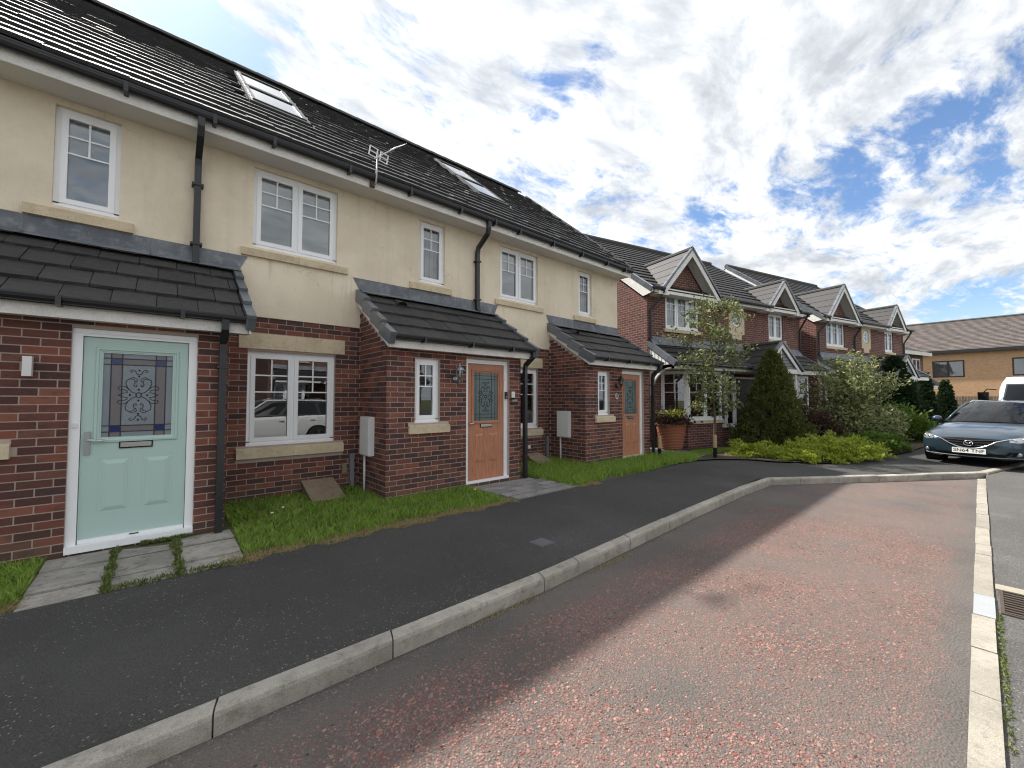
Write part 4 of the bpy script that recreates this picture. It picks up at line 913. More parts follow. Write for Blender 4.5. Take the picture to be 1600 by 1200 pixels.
# ------------------------------------------------------------------ detached brick houses
def detached(loc, rz, label, sc=1.0, group='detached brick houses'):
    T = thing('detached_house', label, 'house', loc, rz, group); T.scale = (sc, sc, 1)
    WD, DP, EZ, RZ = 8.15, 8.0, 4.86, 7.85
    w1 = (.78, 2.33, 3.60, 4.70); w2 = (6.12, 7.04, 3.62, 4.60); rc = (4.23, 4.2)
    body = MB(); holes = [w1, w2]
    holed(body, 0, WD, -.4, EZ, holes, lambda u, d, z: (u, d, z), .10, 0)
    for xx in (0, WD): body.poly([(xx, 0, -.4), (xx, DP, -.4), (xx, DP, EZ), (xx, DP/2, RZ-.1), (xx, 0, EZ)])
    body.poly([(0, DP, -.4), (WD, DP, -.4), (WD, DP, EZ), (0, DP, EZ)]).poly([(0, .1, 2.5), (WD, .1, 2.5), (WD, DP, 2.5), (0, DP, 2.5)])
    body.build('brick_wall', 'farbrick', T)
    window(T, w1[0], .05, w1[2], w1[1]-w1[0], w1[3]-w1[2], 3, back='blind'); window(T, w2[0], .05, w2[2], w2[1]-w2[0], w2[3]-w2[2], 2, back='halfblind')
    for (a, b, z0, z1) in ((.62, 2.48, 4.72, 4.93), (5.98, 7.18, 4.62, 4.80)): MB().box(a, b, -.02, .05, z0, z1).build('stone_lintel', 'stone', T)
    for (a, b, z0) in ((.70, 2.42, 3.49), (6.04, 7.12, 3.51)): MB().box(a, b, -.06, .05, z0, z0+.10).build('stone_sill', 'stone', T)
    # round window in a stone panel
    pn = MB(); n = 28; R0 = .27; hw, hh = .42, .56; pts = []
    for k in range(n):
        a = 2*math.pi*k/n; ca, sa = math.cos(a), math.sin(a); q = min(hw/abs(ca) if abs(ca) > 1e-6 else 9, hh/abs(sa) if abs(sa) > 1e-6 else 9)
        pts.append(((rc[0]+R0*ca, -.025, rc[1]+R0*sa*1.12), (rc[0]+q*ca, -.025, rc[1]+q*sa), (rc[0]+R0*ca, .05, rc[1]+R0*sa*1.12), (rc[0]+q*ca, .0, rc[1]+q*sa)))
    for k in range(n):
        p, q = pts[k], pts[(k+1) % n]; pn.poly([p[0], q[0], q[1], p[1]]).poly([p[0], p[2], q[2], q[0]]).poly([p[1], q[1], q[3], p[3]])
    pn.box(rc[0]-.25, rc[0]+.25, -.03, .0, rc[1]-hh-.17, rc[1]-hh+.01)
    pn.build('stone_surround', 'stone', T)
    ow = MB()
    for k in range(24):
        a, b = 2*math.pi*k/24, 2*math.pi*(k+1)/24
        ow.poly([(rc[0]+.24*math.cos(a), -.01, rc[1]+.27*math.sin(a)), (rc[0]+.24*math.cos(b), -.01, rc[1]+.27*math.sin(b)), (rc[0]+.19*math.cos(b), -.01, rc[1]+.215*math.sin(b)), (rc[0]+.19*math.cos(a), -.01, rc[1]+.215*math.sin(a))])
    ow.box(rc[0]-.012, rc[0]+.012, -.012, 0, rc[1]-.215, rc[1]+.215).box(rc[0]-.19, rc[0]+.19, -.012, 0, rc[1]-.012, rc[1]+.012)
    o_ = ow.build('round_window', 'upvc', T); MB().poly([(rc[0]+.2*math.cos(2*math.pi*k/24), -.004, rc[1]+.225*math.sin(2*math.pi*k/24)) for k in range(24)]).build('pane', 'skyglass', o_)
    # main roof: tile courses
    pit = math.atan((RZ-EZ)/(DP/2)); ro = MB(); ov = .32; nr = 16
    U = Vector((0, math.cos(pit), math.sin(pit))); N = Vector((0, -math.sin(pit), math.cos(pit))); L = (DP/2+ov)/math.cos(pit); g = L/nr; o0 = Vector((0, -ov, EZ-ov*math.tan(pit)+.06))
    for k in range(nr):
        a = o0+U*(k*g)+N*.035; b = o0+U*((k+1)*g+.02); c = o0+U*(k*g)
        A, B, C = [(-.08, q.y, q.z) for q in (a, b, c)]; A2, B2, C2 = [(WD+.08, q.y, q.z) for q in (a, b, c)]
        ro.poly([A, A2, B2, B]).poly([C, C2, A2, A])
    ro.poly([(-.08, DP/2, RZ+.06), (WD+.08, DP/2, RZ+.06), (WD+.08, DP+ov, EZ-ov*math.tan(pit)+.06), (-.08, DP+ov, EZ-ov*math.tan(pit)+.06)])
    roof = ro.build('roof', 'tile_far', T)
    MB().tube([(-.1, DP/2, RZ+.09), (WD+.1, DP/2, RZ+.09)], .11, 8).build('ridge', 'ridge', roof)
    for xx in (-.08, WD+.08):
        for k in range(nr):
            v = MB(); v.m = TRS(Vector((xx, 0, 0))+o0+U*(k*g), (pit, 0, 0)); v.box(-.05, .07, -.01, g-.015, -.08, .055); v.build('verge_cap', 'verge', roof)
        MB().prism([(xx, -ov-.02, EZ-.27), (xx, -ov-.02, EZ-.12), (xx, DP/2, RZ-.02), (xx, DP+ov, EZ-.2), (xx, DP+ov, EZ-.4), (xx, DP/2, RZ-.24), (xx, 0.05, EZ-.33)], (-.02 if xx < 0 else .02, 0, 0)).build('bargeboard', 'fascia', T)
    MB().box(0, WD, -ov, -ov+.02, EZ-.27, EZ-.10).poly([(0, -ov, EZ-.265), (WD, -ov, EZ-.265), (WD, 0, EZ-.265), (0, 0, EZ-.265)]).build('fascia', 'fascia', T)
    for (a, b) in ((-.1, .35), (2.95, 5.75), (7.5, WD+.1)): MB().tube([(a, -ov-.06, EZ-.14), (b, -ov-.06, EZ-.14)], .06, 8).build('gutter', 'black_pvc', T)
    # front gables
    for (cx, hwid, zt) in ((1.62, 1.28, 6.12), (6.58, .95, 5.75)):
        zb = EZ-.20; s = (zt-zb)/hwid; fy = -.02
        MB().prism([(cx-hwid+.18, fy+.02, EZ-.2), (cx+hwid-.18, fy+.02, EZ-.2), (cx, fy+.02, zt-.22)], (0, .3, 0)).build('gable_wall', 'farbrick', T)
        d = (zt-EZ+.32*math.tan(pit))/math.tan(pit)
        gr = MB()
        for sg in (-1, 1):
            nc = 5
            for k in range(nc):
                f0, f1 = k/nc, (k+1)/nc
                xA, zA = cx+sg*hwid*(1-f0)*1.06, zb+(zt-zb)*f0-.05*(1-f0)+.05; xB, zB = cx+sg*hwid*(1-f1)*1.06, zb+(zt-zb)*f1-.05*(1-f1)+.03
                yA, yB = (zA-EZ)/math.tan(pit)+.35, (zB-EZ)/math.tan(pit)+.35
                gr.poly([(xA, -.38, zA), (xA, yA, zA), (xB, yB, zB), (xB, -.38, zB)][::sg]).poly([(xA, -.38, zA), (xA, yA, zA), (xA, yA, zA-.035), (xA, -.38, zA-.035)])
        gro = gr.build('gable_roof', 'tile_far', T)
        MB().tube([(cx, -.36, zt+.04), (cx, (zt-EZ)/math.tan(pit)+.3, zt+.04)], .07, 7).build('ridge', 'ridge', gro)
        vz = MB().tube([(cx-hwid*1.02, .0, zb+.06), (cx-.05, (zt-EZ)/math.tan(pit)+.3, zt+.06)], .05, 5).build('valley_mortar', 'cement', gro)
        for sg in (-1, 1):
            nc = 6 if hwid > 1 else 5
            for k in range(nc):
                f0, f1 = k/nc, (k+.93)/nc
                a = Vector((cx+sg*hwid*1.06*(1-f0), -.39, zb+(zt-zb)*f0)); b = Vector((cx+sg*hwid*1.06*(1-f1), -.39, zb+(zt-zb)*f1)); q = Vector((0, 0, .09)); h = Vector((0, .09, 0))
                m = MB(); m.add([a, b, b+q, a+q, a+h, b+h, b+q+h, a+q+h], [(0, 1, 2, 3), (3, 2, 6, 7), (0, 3, 7, 4), (1, 5, 6, 2), (0, 4, 5, 1)]); m.build('verge_cap', 'verge', gro)
            MB().prism([(cx+sg*hwid*1.08, -.36, zb-.10), (cx+sg*(hwid*1.08-.16), -.36, zb-.10), (cx, -.36, zt-.22), (cx, -.36, zt+.02)], (0, .025, 0)).build('bargeboard', 'fascia', T)
            MB().poly([(cx+sg*hwid, -.35, zb-.02), (cx+sg*hwid, .05, zb-.02), (cx, .05, zt-.08), (cx, -.35, zt-.08)]).build('soffit', 'fascia', T)
            MB().box(cx+sg*(hwid+.0)-.22, cx+sg*(hwid+.0)+.22, -.36, .0, zb-.12, zb-.02).build('eaves_box', 'fascia', T)
    # downpipes
    for (x_, z0) in ((.10, 3.1), (3.1, 3.1), (8.05, 3.1)):
        MB().tube([(x_+(.25 if x_ < 1 else 0), -ov-.05, EZ-.2), (x_+.2*(x_ < 1), -ov+.02, EZ-.35), (x_, -.06, EZ-.75), (x_, -.06, z0)], .035, 7).build('downpipe', 'black_pvc', T)
    # ground floor: canopy roof across the front, porch gable, two bays
    cy, cz0, cz1 = -1.02, 2.42, 3.12; cp = math.atan((cz1-cz0)/-cy); cr = MB(); nr = 4
    U = Vector((0, math.cos(cp), math.sin(cp))); N = Vector((0, -math.sin(cp), math.cos(cp))); g = (-cy/math.cos(cp))/nr; o0 = Vector((0, cy, cz0))
    for k in range(nr):
        a, b, c = o0+U*(k*g)+N*.03, o0+U*((k+1)*g+.01), o0+U*(k*g)
        cr.poly([(.06, a.y, a.z), (8.0, a.y, a.z), (8.0, b.y, b.z), (.06, b.y, b.z)]).poly([(.06, c.y, c.z), (8.0, c.y, c.z), (8.0, a.y, a.z), (.06, a.y, a.z)])
    cro = cr.build('canopy_roof', 'tile_far', T)
    for xx in (.04, 8.02):
        for k in range(nr):
            v = MB(); v.m = TRS(Vector((xx, 0, 0))+o0+U*(k*g), (cp, 0, 0)); v.box(-.05, .06, -.02, g-.012, -.10, .05); v.build('verge_cap', 'verge', cro)
        MB().prism([(xx, cy+.08, cz0-.03), (xx, 0, cz1-.08), (xx, 0, cz0-.03)], (.02, 0, 0)).build('boarded_cheek', 'fascia', T)
        for k in range(7): yy = -.9+k*.13; MB().box(xx-.006, xx-.001, yy-.004, yy+.004, cz0-.02, cz0+max(.02, (yy-cy)*.66-.1)).build('cheek_joint', 'verge', T)
    MB().poly([(.06, -.19, cz1-.19*math.tan(cp)+.05), (8.0, -.19, cz1-.19*math.tan(cp)+.05), (8.0, -.01, cz1+.20), (.06, -.01, cz1+.20)]).build('lead_flashing', 'lead', T)
    MB().box(.05, 8.0, cy+.05, cy+.07, cz0-.16, cz0-.01).poly([(.05, cy+.05, cz0-.15), (8.0, cy+.05, cz0-.15), (8.0, 0, cz0-.15), (.05, 0, cz0-.15)]).build('canopy_fascia', 'fascia', T)
    MB().tube([(.05, cy-.0, cz0-.03), (3.6, cy-.0, cz0-.03)], .05, 7).build('canopy_gutter', 'black_pvc', T)
    br = MB(); pts = [(.12, -.06, 1.55)]+[(.12, -.06-.72*(1-math.cos(R(9*k))), 1.62+.66*math.sin(R(9*k))) for k in range(11)]
    br.tube(pts, .04, 4, sq=True).box(.08, .16, -.09, -.001, 1.5, 2.27).build('curved_bracket', 'fascia', T)
    for (b0, b1) in ((.55, 2.95), (6.05, 7.85)):              # bays: brick plinth, sill, frames
        by = -.62; pl = [(b0, 0), (b0+.42, by), (b1-.42, by), (b1, 0)]
        MB().prism([(p[0], p[1], -.35) for p in pl], (0, 0, 1.0)).build('bay_plinth', 'farbrick', T)
        q = [(b0-.06, 0), (b0+.39, by-.06), (b1-.39, by-.06), (b1+.06, 0)]; MB().prism([(p[0], p[1], .65) for p in q], (0, 0, .10)).build('bay_sill', 'stone', T)
        for (p, r) in zip(pl, pl[1:]):
            L = math.dist(p, r); a = math.atan2(r[1]-p[1], r[0]-p[0])
            window(T, p[0], p[1], .75, L, 1.50, 1 if L < 1.1 else (2 if L < 1.8 else 3), rz=a, back='room', name='bay_window')
    # porch gable over the door
    pc, ph, pz0, pz1, pyf = 4.55, 1.05, 2.30, 3.22, -1.30; pg = MB()
    for sg in (-1, 1):
        for k in range(4):
            f0, f1 = k/4, (k+1)/4; xA, zA, xB, zB = pc+sg*ph*1.08*(1-f0), pz0+(pz1-pz0)*f0+.04, pc+sg*ph*1.08*(1-f1), pz0+(pz1-pz0)*f1+.015
            pg.poly([(xA, pyf-.08, zA), (xA, -.1, zA), (xB, -.1, zB), (xB, pyf-.08, zB)][::sg]).poly([(xA, pyf-.08, zA), (xA, -.1, zA), (xA, -.1, zA-.03), (xA, pyf-.08, zA-.03)])
    pgo = pg.build('porch_roof', 'tile_far', T); MB().tube([(pc, pyf-.08, pz1+.03), (pc, -.05, pz1+.03)], .06, 7).build('ridge', 'ridge', pgo)
    for sg in (-1, 1):
        for k in range(5):
            f0, f1 = k/5, (k+.93)/5; a = Vector((pc+sg*ph*1.08*(1-f0), pyf-.10, pz0+(pz1-pz0)*f0)); b = Vector((pc+sg*ph*1.08*(1-f1), pyf-.10, pz0+(pz1-pz0)*f1)); q = Vector((0, 0, .085)); h = Vector((0, .09, 0))
            m = MB(); m.add([a, b, b+q, a+q, a+h, b+h, b+q+h, a+q+h], [(0, 1, 2, 3), (3, 2, 6, 7), (0, 3, 7, 4), (1, 5, 6, 2), (0, 4, 5, 1)]); m.build('verge_cap', 'verge', pgo)
        MB().prism([(pc+sg*ph*1.09, pyf-.06, pz0-.10), (pc+sg*(ph*1.09-.13), pyf-.06, pz0-.10), (pc, pyf-.06, pz1-.17), (pc, pyf-.06, pz1+.01)], (0, .025, 0)).build('bargeboard', 'fascia', T)
        MB().box(pc+sg*.88-.05, pc+sg*.88+.05, pyf+.02, pyf+.12, -.2, pz0-.06).build('porch_post', 'fascia', T)
    bo = MB()
    for k in range(8):
        z = pz0+.08+k*.095; hw_ = ph*(1-(z-pz0)/(pz1-pz0))-.12
        if hw_ > .03: bo.box(pc-hw_, pc+hw_, pyf+.0, pyf+.015, z, z+.085)
    bo.build('gable_boards', 'grey_pvc', T); MB().box(pc-ph+.05, pc+ph-.05, pyf-.05, pyf+.03, pz0-.07, pz0+.07).build('porch_beam', 'fascia', T)
    MB().box(pc-.02, pc+.02, pyf-.02, pyf-.001, pz0+.1, pz1-.25).build('king_post', 'fascia', T)
    dd = MB().box(pc-.5, pc+.5, -.05, -.002, .0, 2.1).build('front_door', 'black_metal', T); MB().box(pc-.56, pc-.5, -.07, 0, 0, 2.16).box(pc+.5, pc+.56, -.07, 0, 0, 2.16).box(pc-.5, pc+.5, -.07, 0, 2.1, 2.16).build('door_frame', 'upvc', dd)
    sd = MB().box(3.02, 3.95, -.05, -.002, .55, 2.2)
    window(T, 3.05, -.06, .45, .92, 1.78, 2, back='room', georgian=False, name='side_light')
    return T
RD = math.atan2(-.242, .97)
detached((11.16, 6.58, 0), RD, 'brick detached house behind the young tree, nearest the terrace')
detached((20.17, 4.31, 0), RD, 'brick detached house further down the road, behind the large grey green shrub', .957)
HO = detached((12.6, -12.0, 0), math.pi, 'brick house across the road, seen only in the window reflections')
# small house beyond, and the orange brick block at the end of the road
fh = thing('far_house', 'far red brick house with dark roof behind the dark clipped conifers', 'house', (38.3, 3.95, 0), RD)
MB().box(0, 5, 0, 7, -.4, 4.7).build('wall', 'farbrick', fh); MB().prism([(-.3, -.4, 4.75), (-.3, 3.5, 6.6), (-.3, 7.4, 4.75)], (5.6, 0, 0)).build('roof', 'tile_far', fh)
MB().box(-.3, 5.3, -.42, -.4, 4.55, 4.8).build('fascia', 'fascia', fh); MB().prism([(2.4, -.05, 3.1), (2.4, -1.2, 2.3), (2.4, -.05, 2.3)], (2.8, 0, 0)).build('canopy_roof', 'tile_far', fh); MB().box(2.4, 5.2, -1.22, -1.2, 2.12, 2.32).build('canopy_fascia', 'fascia', fh)
for (x_, z_) in ((.6, 3.2), (3.1, 3.2), (.6, .8), (3.1, .8)): window(fh, x_, -.03, z_, 1.3, 1.15, 2, back='curtain', georgian=False)
ob = thing('apartment_block', 'long orange brick block with grey slate roof at the end of the road', 'building', (51.5, -14, -.2), 0)
hl = []; ZW = 3.45
bl_ = MB(); wy = [(2.2, 1.9), (6.3, 1.9), (10.35, 1.9), (14.8, 1.9), (19.4, 1.9), (23.8, 1.9), (28, 1.9)]
holed(bl_, 0, 44, -.4, 5.75, [(a, a+w_, ZW, ZW+1.45) for a, w_ in wy], lambda u, d, z: (d, u, z), .12, 0)
bl_.poly([(0, 0, -.4), (12, 0, -.4), (12, 0, 5.75), (6, 0, 9), (0, 0, 5.75)]).poly([(0, 44, -.4), (12, 44, -.4), (12, 44, 5.75), (6, 44, 9), (0, 44, 5.75)]).poly([(.14, 0, -.4), (.14, 44, -.4), (.14, 44, 3), (.14, 0, 3)])
bl_.build('wall', 'orange_brick', ob)
sr = MB(); nr = 24
for k in range(nr):
    f0, f1 = k/nr, (k+1)/nr; xa_, za_, xb_, zb_ = -.35+6.35*f0, 5.72+3.3*f0+.03, -.35+6.35*f1, 5.72+3.3*f1
    for j in range(0, 140):
        y0 = -.3+j*.318+(.16 if k % 2 else 0); sr.poly([(xa_, y0, za_+rng.uniform(0, .012)), (xa_, y0+.315, za_), (xb_, y0+.315, zb_), (xb_, y0, zb_)])
    sr.poly([(xa_, -.3, za_-.06), (xa_, 44.5, za_-.06), (xb_, 44.5, zb_-.06), (xb_, -.3, zb_-.06)])
sr.poly([(6, -.3, 9.02), (6, 44.3, 9.02), (12.4, 44.3, 5.7), (12.4, -.3, 5.7)])
ro_ = sr.build('roof', 'slate', ob); MB().tube([(6, -.4, 9.05), (6, 44.4, 9.05)], .12, 6).build('ridge', 'ridge', ro_)
MB().box(-.42, -.3, -.3, 44.3, 5.52, 5.78).build('gutter', 'black_pvc', ob)
MT['brown_frame'] = mat('dark_brown_frame', (.05, .04, .035), None, .5)
for i, (a, w_) in enumerate(wy): window(ob, -.02+.08, a+w_, ZW, w_, 1.45, 2, rz=R(-90), back='curtain' if i in (2, 3, 1) else 'blind', georgian=False, frame='brown_frame')

# ------------------------------------------------------------------ vegetation
def leafcloud(name, mname, C, size, parent, up=0.0, asp=.55, dirs=None, dirw=0):
    C = np.asarray(C, float); n = len(C); d = nrg.normal(size=(n, 3)); d[:, 2] += up
    if dirs is not None: d = d*(1-dirw)+np.asarray(dirs)*dirw*1.8
    d /= np.linalg.norm(d, axis=1)[:, None]+1e-9; t = nrg.normal(size=(n, 3)); s = np.cross(d, t); s /= np.linalg.norm(s, axis=1)[:, None]+1e-9
    L = size*nrg.uniform(.6, 1.35, n)[:, None]; Wd = L*asp*.5; V = np.stack([C, C+d*L*.5+s*Wd, C+d*L, C+d*L*.5-s*Wd], 1).reshape(-1, 3)
    F = [(q, q+1, q+2, q+3) for q in range(0, 4*n, 4)]
    me = bpy.data.meshes.new(name); me.from_pydata(V.tolist(), [], F); me.materials.append(MT[mname]); o = bpy.data.objects.new(name, me); COL.objects.link(o); o.parent = parent; return o
def branchy(root, h, n, spread, m='bark', r0=.03, z0=.5, zup=.5, curve=.25):
    tips = []; mb = MB(); tr = [(0, 0, -.1)]; x = y = 0
    for k in range(1, 9): x += rng.uniform(-.03, .03); y += rng.uniform(-.03, .03); tr.append((x, y, h*k/8*.94))
    mb.tube(tr, [r0*(1-.85*i/8) for i in range(9)], 7); mb.build('trunk', m, root, True); lm = MB()
    for i in range(n):
        f = z0+(1-z0)*((i+.5)/n); p = Vector(tr[min(8, int(f*8))]); p.z = h*f*.94; a = i*2.4+rng.uniform(-.5, .5); l = spread*(1.15-.75*abs(f-.6)/.6)*rng.uniform(.6, 1.1)
        q = p+Vector((math.cos(a)*l*.5, math.sin(a)*l*.5, l*zup*.4)); e = p+Vector((math.cos(a)*l, math.sin(a)*l, l*zup+rng.uniform(-curve, curve)*l)); lm.tube([p, q, e], [r0*.3, r0*.2, r0*.08], 5)
        for k in range(8): tips.append(p.lerp(q, .6+.4*k/8) if k < 3 else q.lerp(e, (k-2)/5))
        for _ in range(3):
            b = q.lerp(e, rng.uniform(.1, .9)); g = b+Vector((rng.uniform(-1, 1), rng.uniform(-1, 1), rng.uniform(-.3, .8)))*l*.38; lm.tube([b, g], [r0*.1, r0*.05], 4); tips += [b.lerp(g, .5), b.lerp(g, .8), g]
    lm.build('branches', m, root, True); return tips
ty = thing('young_tree', 'slim young tree with pale green leaves before the nearest detached house', 'tree', (11.35, 4.72, -.08))
tips = branchy(ty, 4.2, 30, .95, z0=.24, zup=.55, r0=.04)
C = []
for t_ in tips:
    for _ in range(7): C.append((t_.x+rng.gauss(0, .065), t_.y+rng.gauss(0, .075), t_.z+rng.gauss(0, .06)))
leafcloud('crown', 'rowan', C, .105, ty, .1, .42)
for (x, y, h, lb) in ((10.62, 4.42, .58, 'short cream and black timber post at the foot of the young tree'), (9.50, 5.30, .56, 'short cream and black timber post in grass by the end porch')):
    p_ = thing('marker_post', lb, 'post', (x, y, -.09)); MB().lathe([(0, -.1), (.045, -.1), (.045, h*.46)], 10).build('post_foot', 'black', p_); MB().lathe([(.046, h*.46), (.046, h-.015), (.036, h), (0, h)], 10).build('post_top', 'timber', p_)
def cone_tree(name, label, loc, h, r, n, m, size, bulge=1.0, group=None, lobes=0, up=.9):
    T = thing(name, label, 'conifer', loc, group=group); MB().tube([(0, 0, -.1), (0, 0, h*.8)], [.06, .02], 7).build('trunk', 'bark', T)
    C = []; D = []; nc = n//42
    for i in range(nc):                             # upright sprays set over the cone, some standing proud
        f = rng.random()**1.3; a = rng.uniform(0, 2*math.pi); rr = r*bulge*((1-f)**.92)*(1+.12*math.sin(a*3+f*7)+.10*math.sin(a*5-f*13)); rr *= rng.uniform(.72, 1.06)
        if rng.random() < .10: rr *= 1.12
        ln = rng.uniform(.10, .26)*(.6+.4*h/2.8); cx, cy, cz = rr*math.cos(a), rr*math.sin(a), h*f*.97; d = Vector((math.cos(a)*.55, math.sin(a)*.55, up)).normalized()
        for k in range(42):
            q = rng.random(); w_ = .055*(1-q*.7); C.append((cx+d.x*ln*q+rng.gauss(0, w_), cy+d.y*ln*q+rng.gauss(0, w_), max(.0, cz+d.z*ln*q+rng.gauss(0, w_*.6)))); D.append((d.x, d.y, d.z))
    leafcloud('crown', m, C, size, T, 0, .5, D, .6); return T
cone_tree('conifer', 'dense dark green conical conifer in front of the porch gable', (13.75, 4.05, -.08), 2.85, .98, 52000, 'thuja', .06)
cone_tree('conifer', 'dark side leader growing beside the conical conifer', (14.35, 4.0, -.08), 2.0, .36, 9000, 'thuja', .06)
cone_tree('conifer', 'broad dark clipped conifer behind the large grey green shrub', (23.6, 2.35, -.08), 3.15, .95, 42000, 'yew', .12, 1.1)
cone_tree('conifer', 'taller of two dark columnar conifers left of the blue car roof', (30.9, 1.92, -.08), 2.75, .50, 22000, 'yew', .10)
cone_tree('conifer', 'shorter of two dark conifers beside the far fence', (33.9, 1.30, -.08), 2.42, .52, 20000, 'yew', .10)
def mound(name, label, loc, rx, ry, h, n, m, size, cat='shrub', rz=0, dw=.5, pw=.5, dz=.35):
    T = thing(name, label, cat, loc, rz); C = []; D = []; bm_ = MB()
    spreading = h < .5; nb = n//(90 if spreading else 60)
    for i in range(nb):
        a = rng.uniform(0, 2*math.pi); q = rng.random()**.55; x0_, y0_ = rx*q*.8*math.cos(a), ry*q*.8*math.sin(a)
        if spreading:                               # fans of feathery shoots reaching outwards
            z0_ = h*(1-q**2)*rng.uniform(.35, .95); d = Vector((math.cos(a)+rng.gauss(0, .35), math.sin(a)*ry/rx+rng.gauss(0, .35), rng.uniform(.12, .75))).normalized(); ln = rng.uniform(.18, .48)
            for k in range(90):
                f = rng.random(); w_ = .05*(1-.6*f)+.012; g = f*f*-.10; C.append((x0_+d.x*ln*f+rng.gauss(0, w_), y0_+d.y*ln*f+rng.gauss(0, w_), max(.02, z0_+d.z*ln*f+g+rng.gauss(0, w_*.45)))); D.append((d.x, d.y, d.z*.8+.15))
        else:
            zt = h*max(.05, 1-q**2.2)**.5*rng.uniform(.55, 1.08); r_ = rng.uniform(.10, .2); e = rng.uniform(.85, 1.15); zc_ = zt*rng.random()**.45
            if i % 3 == 0: bm_.tube([(x0_*.2, y0_*.2, 0), (x0_*.7, y0_*.7, zc_*.7), (x0_*e*1.2, y0_*e*1.2, zc_)], [.014, .009, .004], 4)
            for k in range(60): C.append((x0_*e*1.2+rng.gauss(0, r_), y0_*e*1.2+rng.gauss(0, r_), max(.02, zc_+rng.gauss(0, r_*.75)))); D.append((math.cos(a), math.sin(a), dz+.5*rng.random()))
    bm_.tube([(0, 0, -.1), (.02, .01, h*.5)], .03, 6); bm_.build('stems', 'bark', T); leafcloud('foliage', m, C, size, T, .3, .42, D, dw); return T
mound('juniper', 'low spreading golden green juniper at the footpath edge', (13.0, 2.55, -.08), 1.95, .92, .42, 30000, 'gold', .06, rz=R(-18))
mound('juniper', 'small golden juniper sprig left of the spreading one', (11.75, 3.95, -.08), .45, .40, .36, 5000, 'gold', .06)
mound('juniper', 'green low juniper behind the golden one near the driveway', (15.4, 2.15, -.08), 1.5, .75, .45, 9000, 'hedge', .10, rz=R(-14))
mound('hedge_shrub', 'bright green rounded shrub between large shrub and the blue car', (20.2, 1.95, -.08), 1.3, .9, 1.15, 9000, 'hedge', .13)
mound('hedge_shrub', 'dark purple brown shrub low behind the conical conifer', (15.6, 3.75, -.08), 1.1, .8, 1.15, 7000, 'purple', .11)
mound('hedge_shrub', 'purple leaved shrub between grey green shrub and bright hedge', (19.1, 2.6, -.08), 1.0, .8, 1.3, 5000, 'purple', .12)
sb = thing('large_shrub', 'large airy shrub with pale grey green leaves beside the drive', 'shrub', (17.0, 2.75, -.08))
C = []; st_ = MB()
for i in range(60):
    a = i*2.4; sp_ = rng.uniform(.2, 1.42); h = 2.95*(1-.30*(sp_/1.42)**2)*rng.uniform(.72, 1.05); pts = [Vector((.1*math.cos(a), .1*math.sin(a), 0))]
    for k in range(1, 6): f = k/5; pts.append(Vector((math.cos(a)*sp_*f**1.25+rng.gauss(0, .03), math.sin(a)*sp_*f**1.25+rng.gauss(0, .03), h*f**.9)))
    st_.tube(pts, [.018*(1-.8*k/5) for k in range(6)], 5)
    for k in range(1, 5):
        for _ in range(5):
            b = pts[k].lerp(pts[k+1], rng.random()); e = b+Vector((rng.gauss(0, .2), rng.gauss(0, .2), rng.uniform(-.05, .3)))
            for _ in range(9): q = b.lerp(e, rng.random()); C.append((q.x+rng.gauss(0, .04), q.y+rng.gauss(0, .04), q.z+rng.gauss(0, .04)))
st_.build('stems', 'bark', sb, True)
for i in range(5500):
    a = rng.uniform(0, 6.283); q = rng.random()**.5*1.35; C.append((q*math.cos(a), q*math.sin(a), rng.uniform(.05, 1.5)*(1-.3*(q/1.35)**2)))
leafcloud('crown', 'willow', C, .11, sb, .35, .4)
pt = thing('planter', 'large ribbed terracotta planter with mixed shrub beside the end porch', 'planter', (11.28, 5.92, -.06))
prof = [(0, 0), (.27, 0), (.285, .02)]
for k in range(14): z = .04+k*.044; r_ = .285+.115*(z/.66)**.8; prof += [(r_, z), (r_+.012, z+.012), (r_+.012, z+.026), (r_, z+.036)]
prof += [(.415, .67), (.43, .69), (.43, .735), (.39, .74), (.38, .66), (0, .66)]
MB().lathe(prof, 28).build('pot', 'terracotta', pt, True)
C = [(rng.gauss(0, .22), rng.gauss(0, .22), .72+abs(rng.gauss(0, .16))) for _ in range(2600)]; leafcloud('foliage', 'purple', C, .09, pt, .2)
C = [(-.12+rng.gauss(0, .20), -.12+rng.gauss(0, .16), .98+abs(rng.gauss(0, .07))) for _ in range(420)]; leafcloud('leaves', 'lime', C, .08, pt, .3)

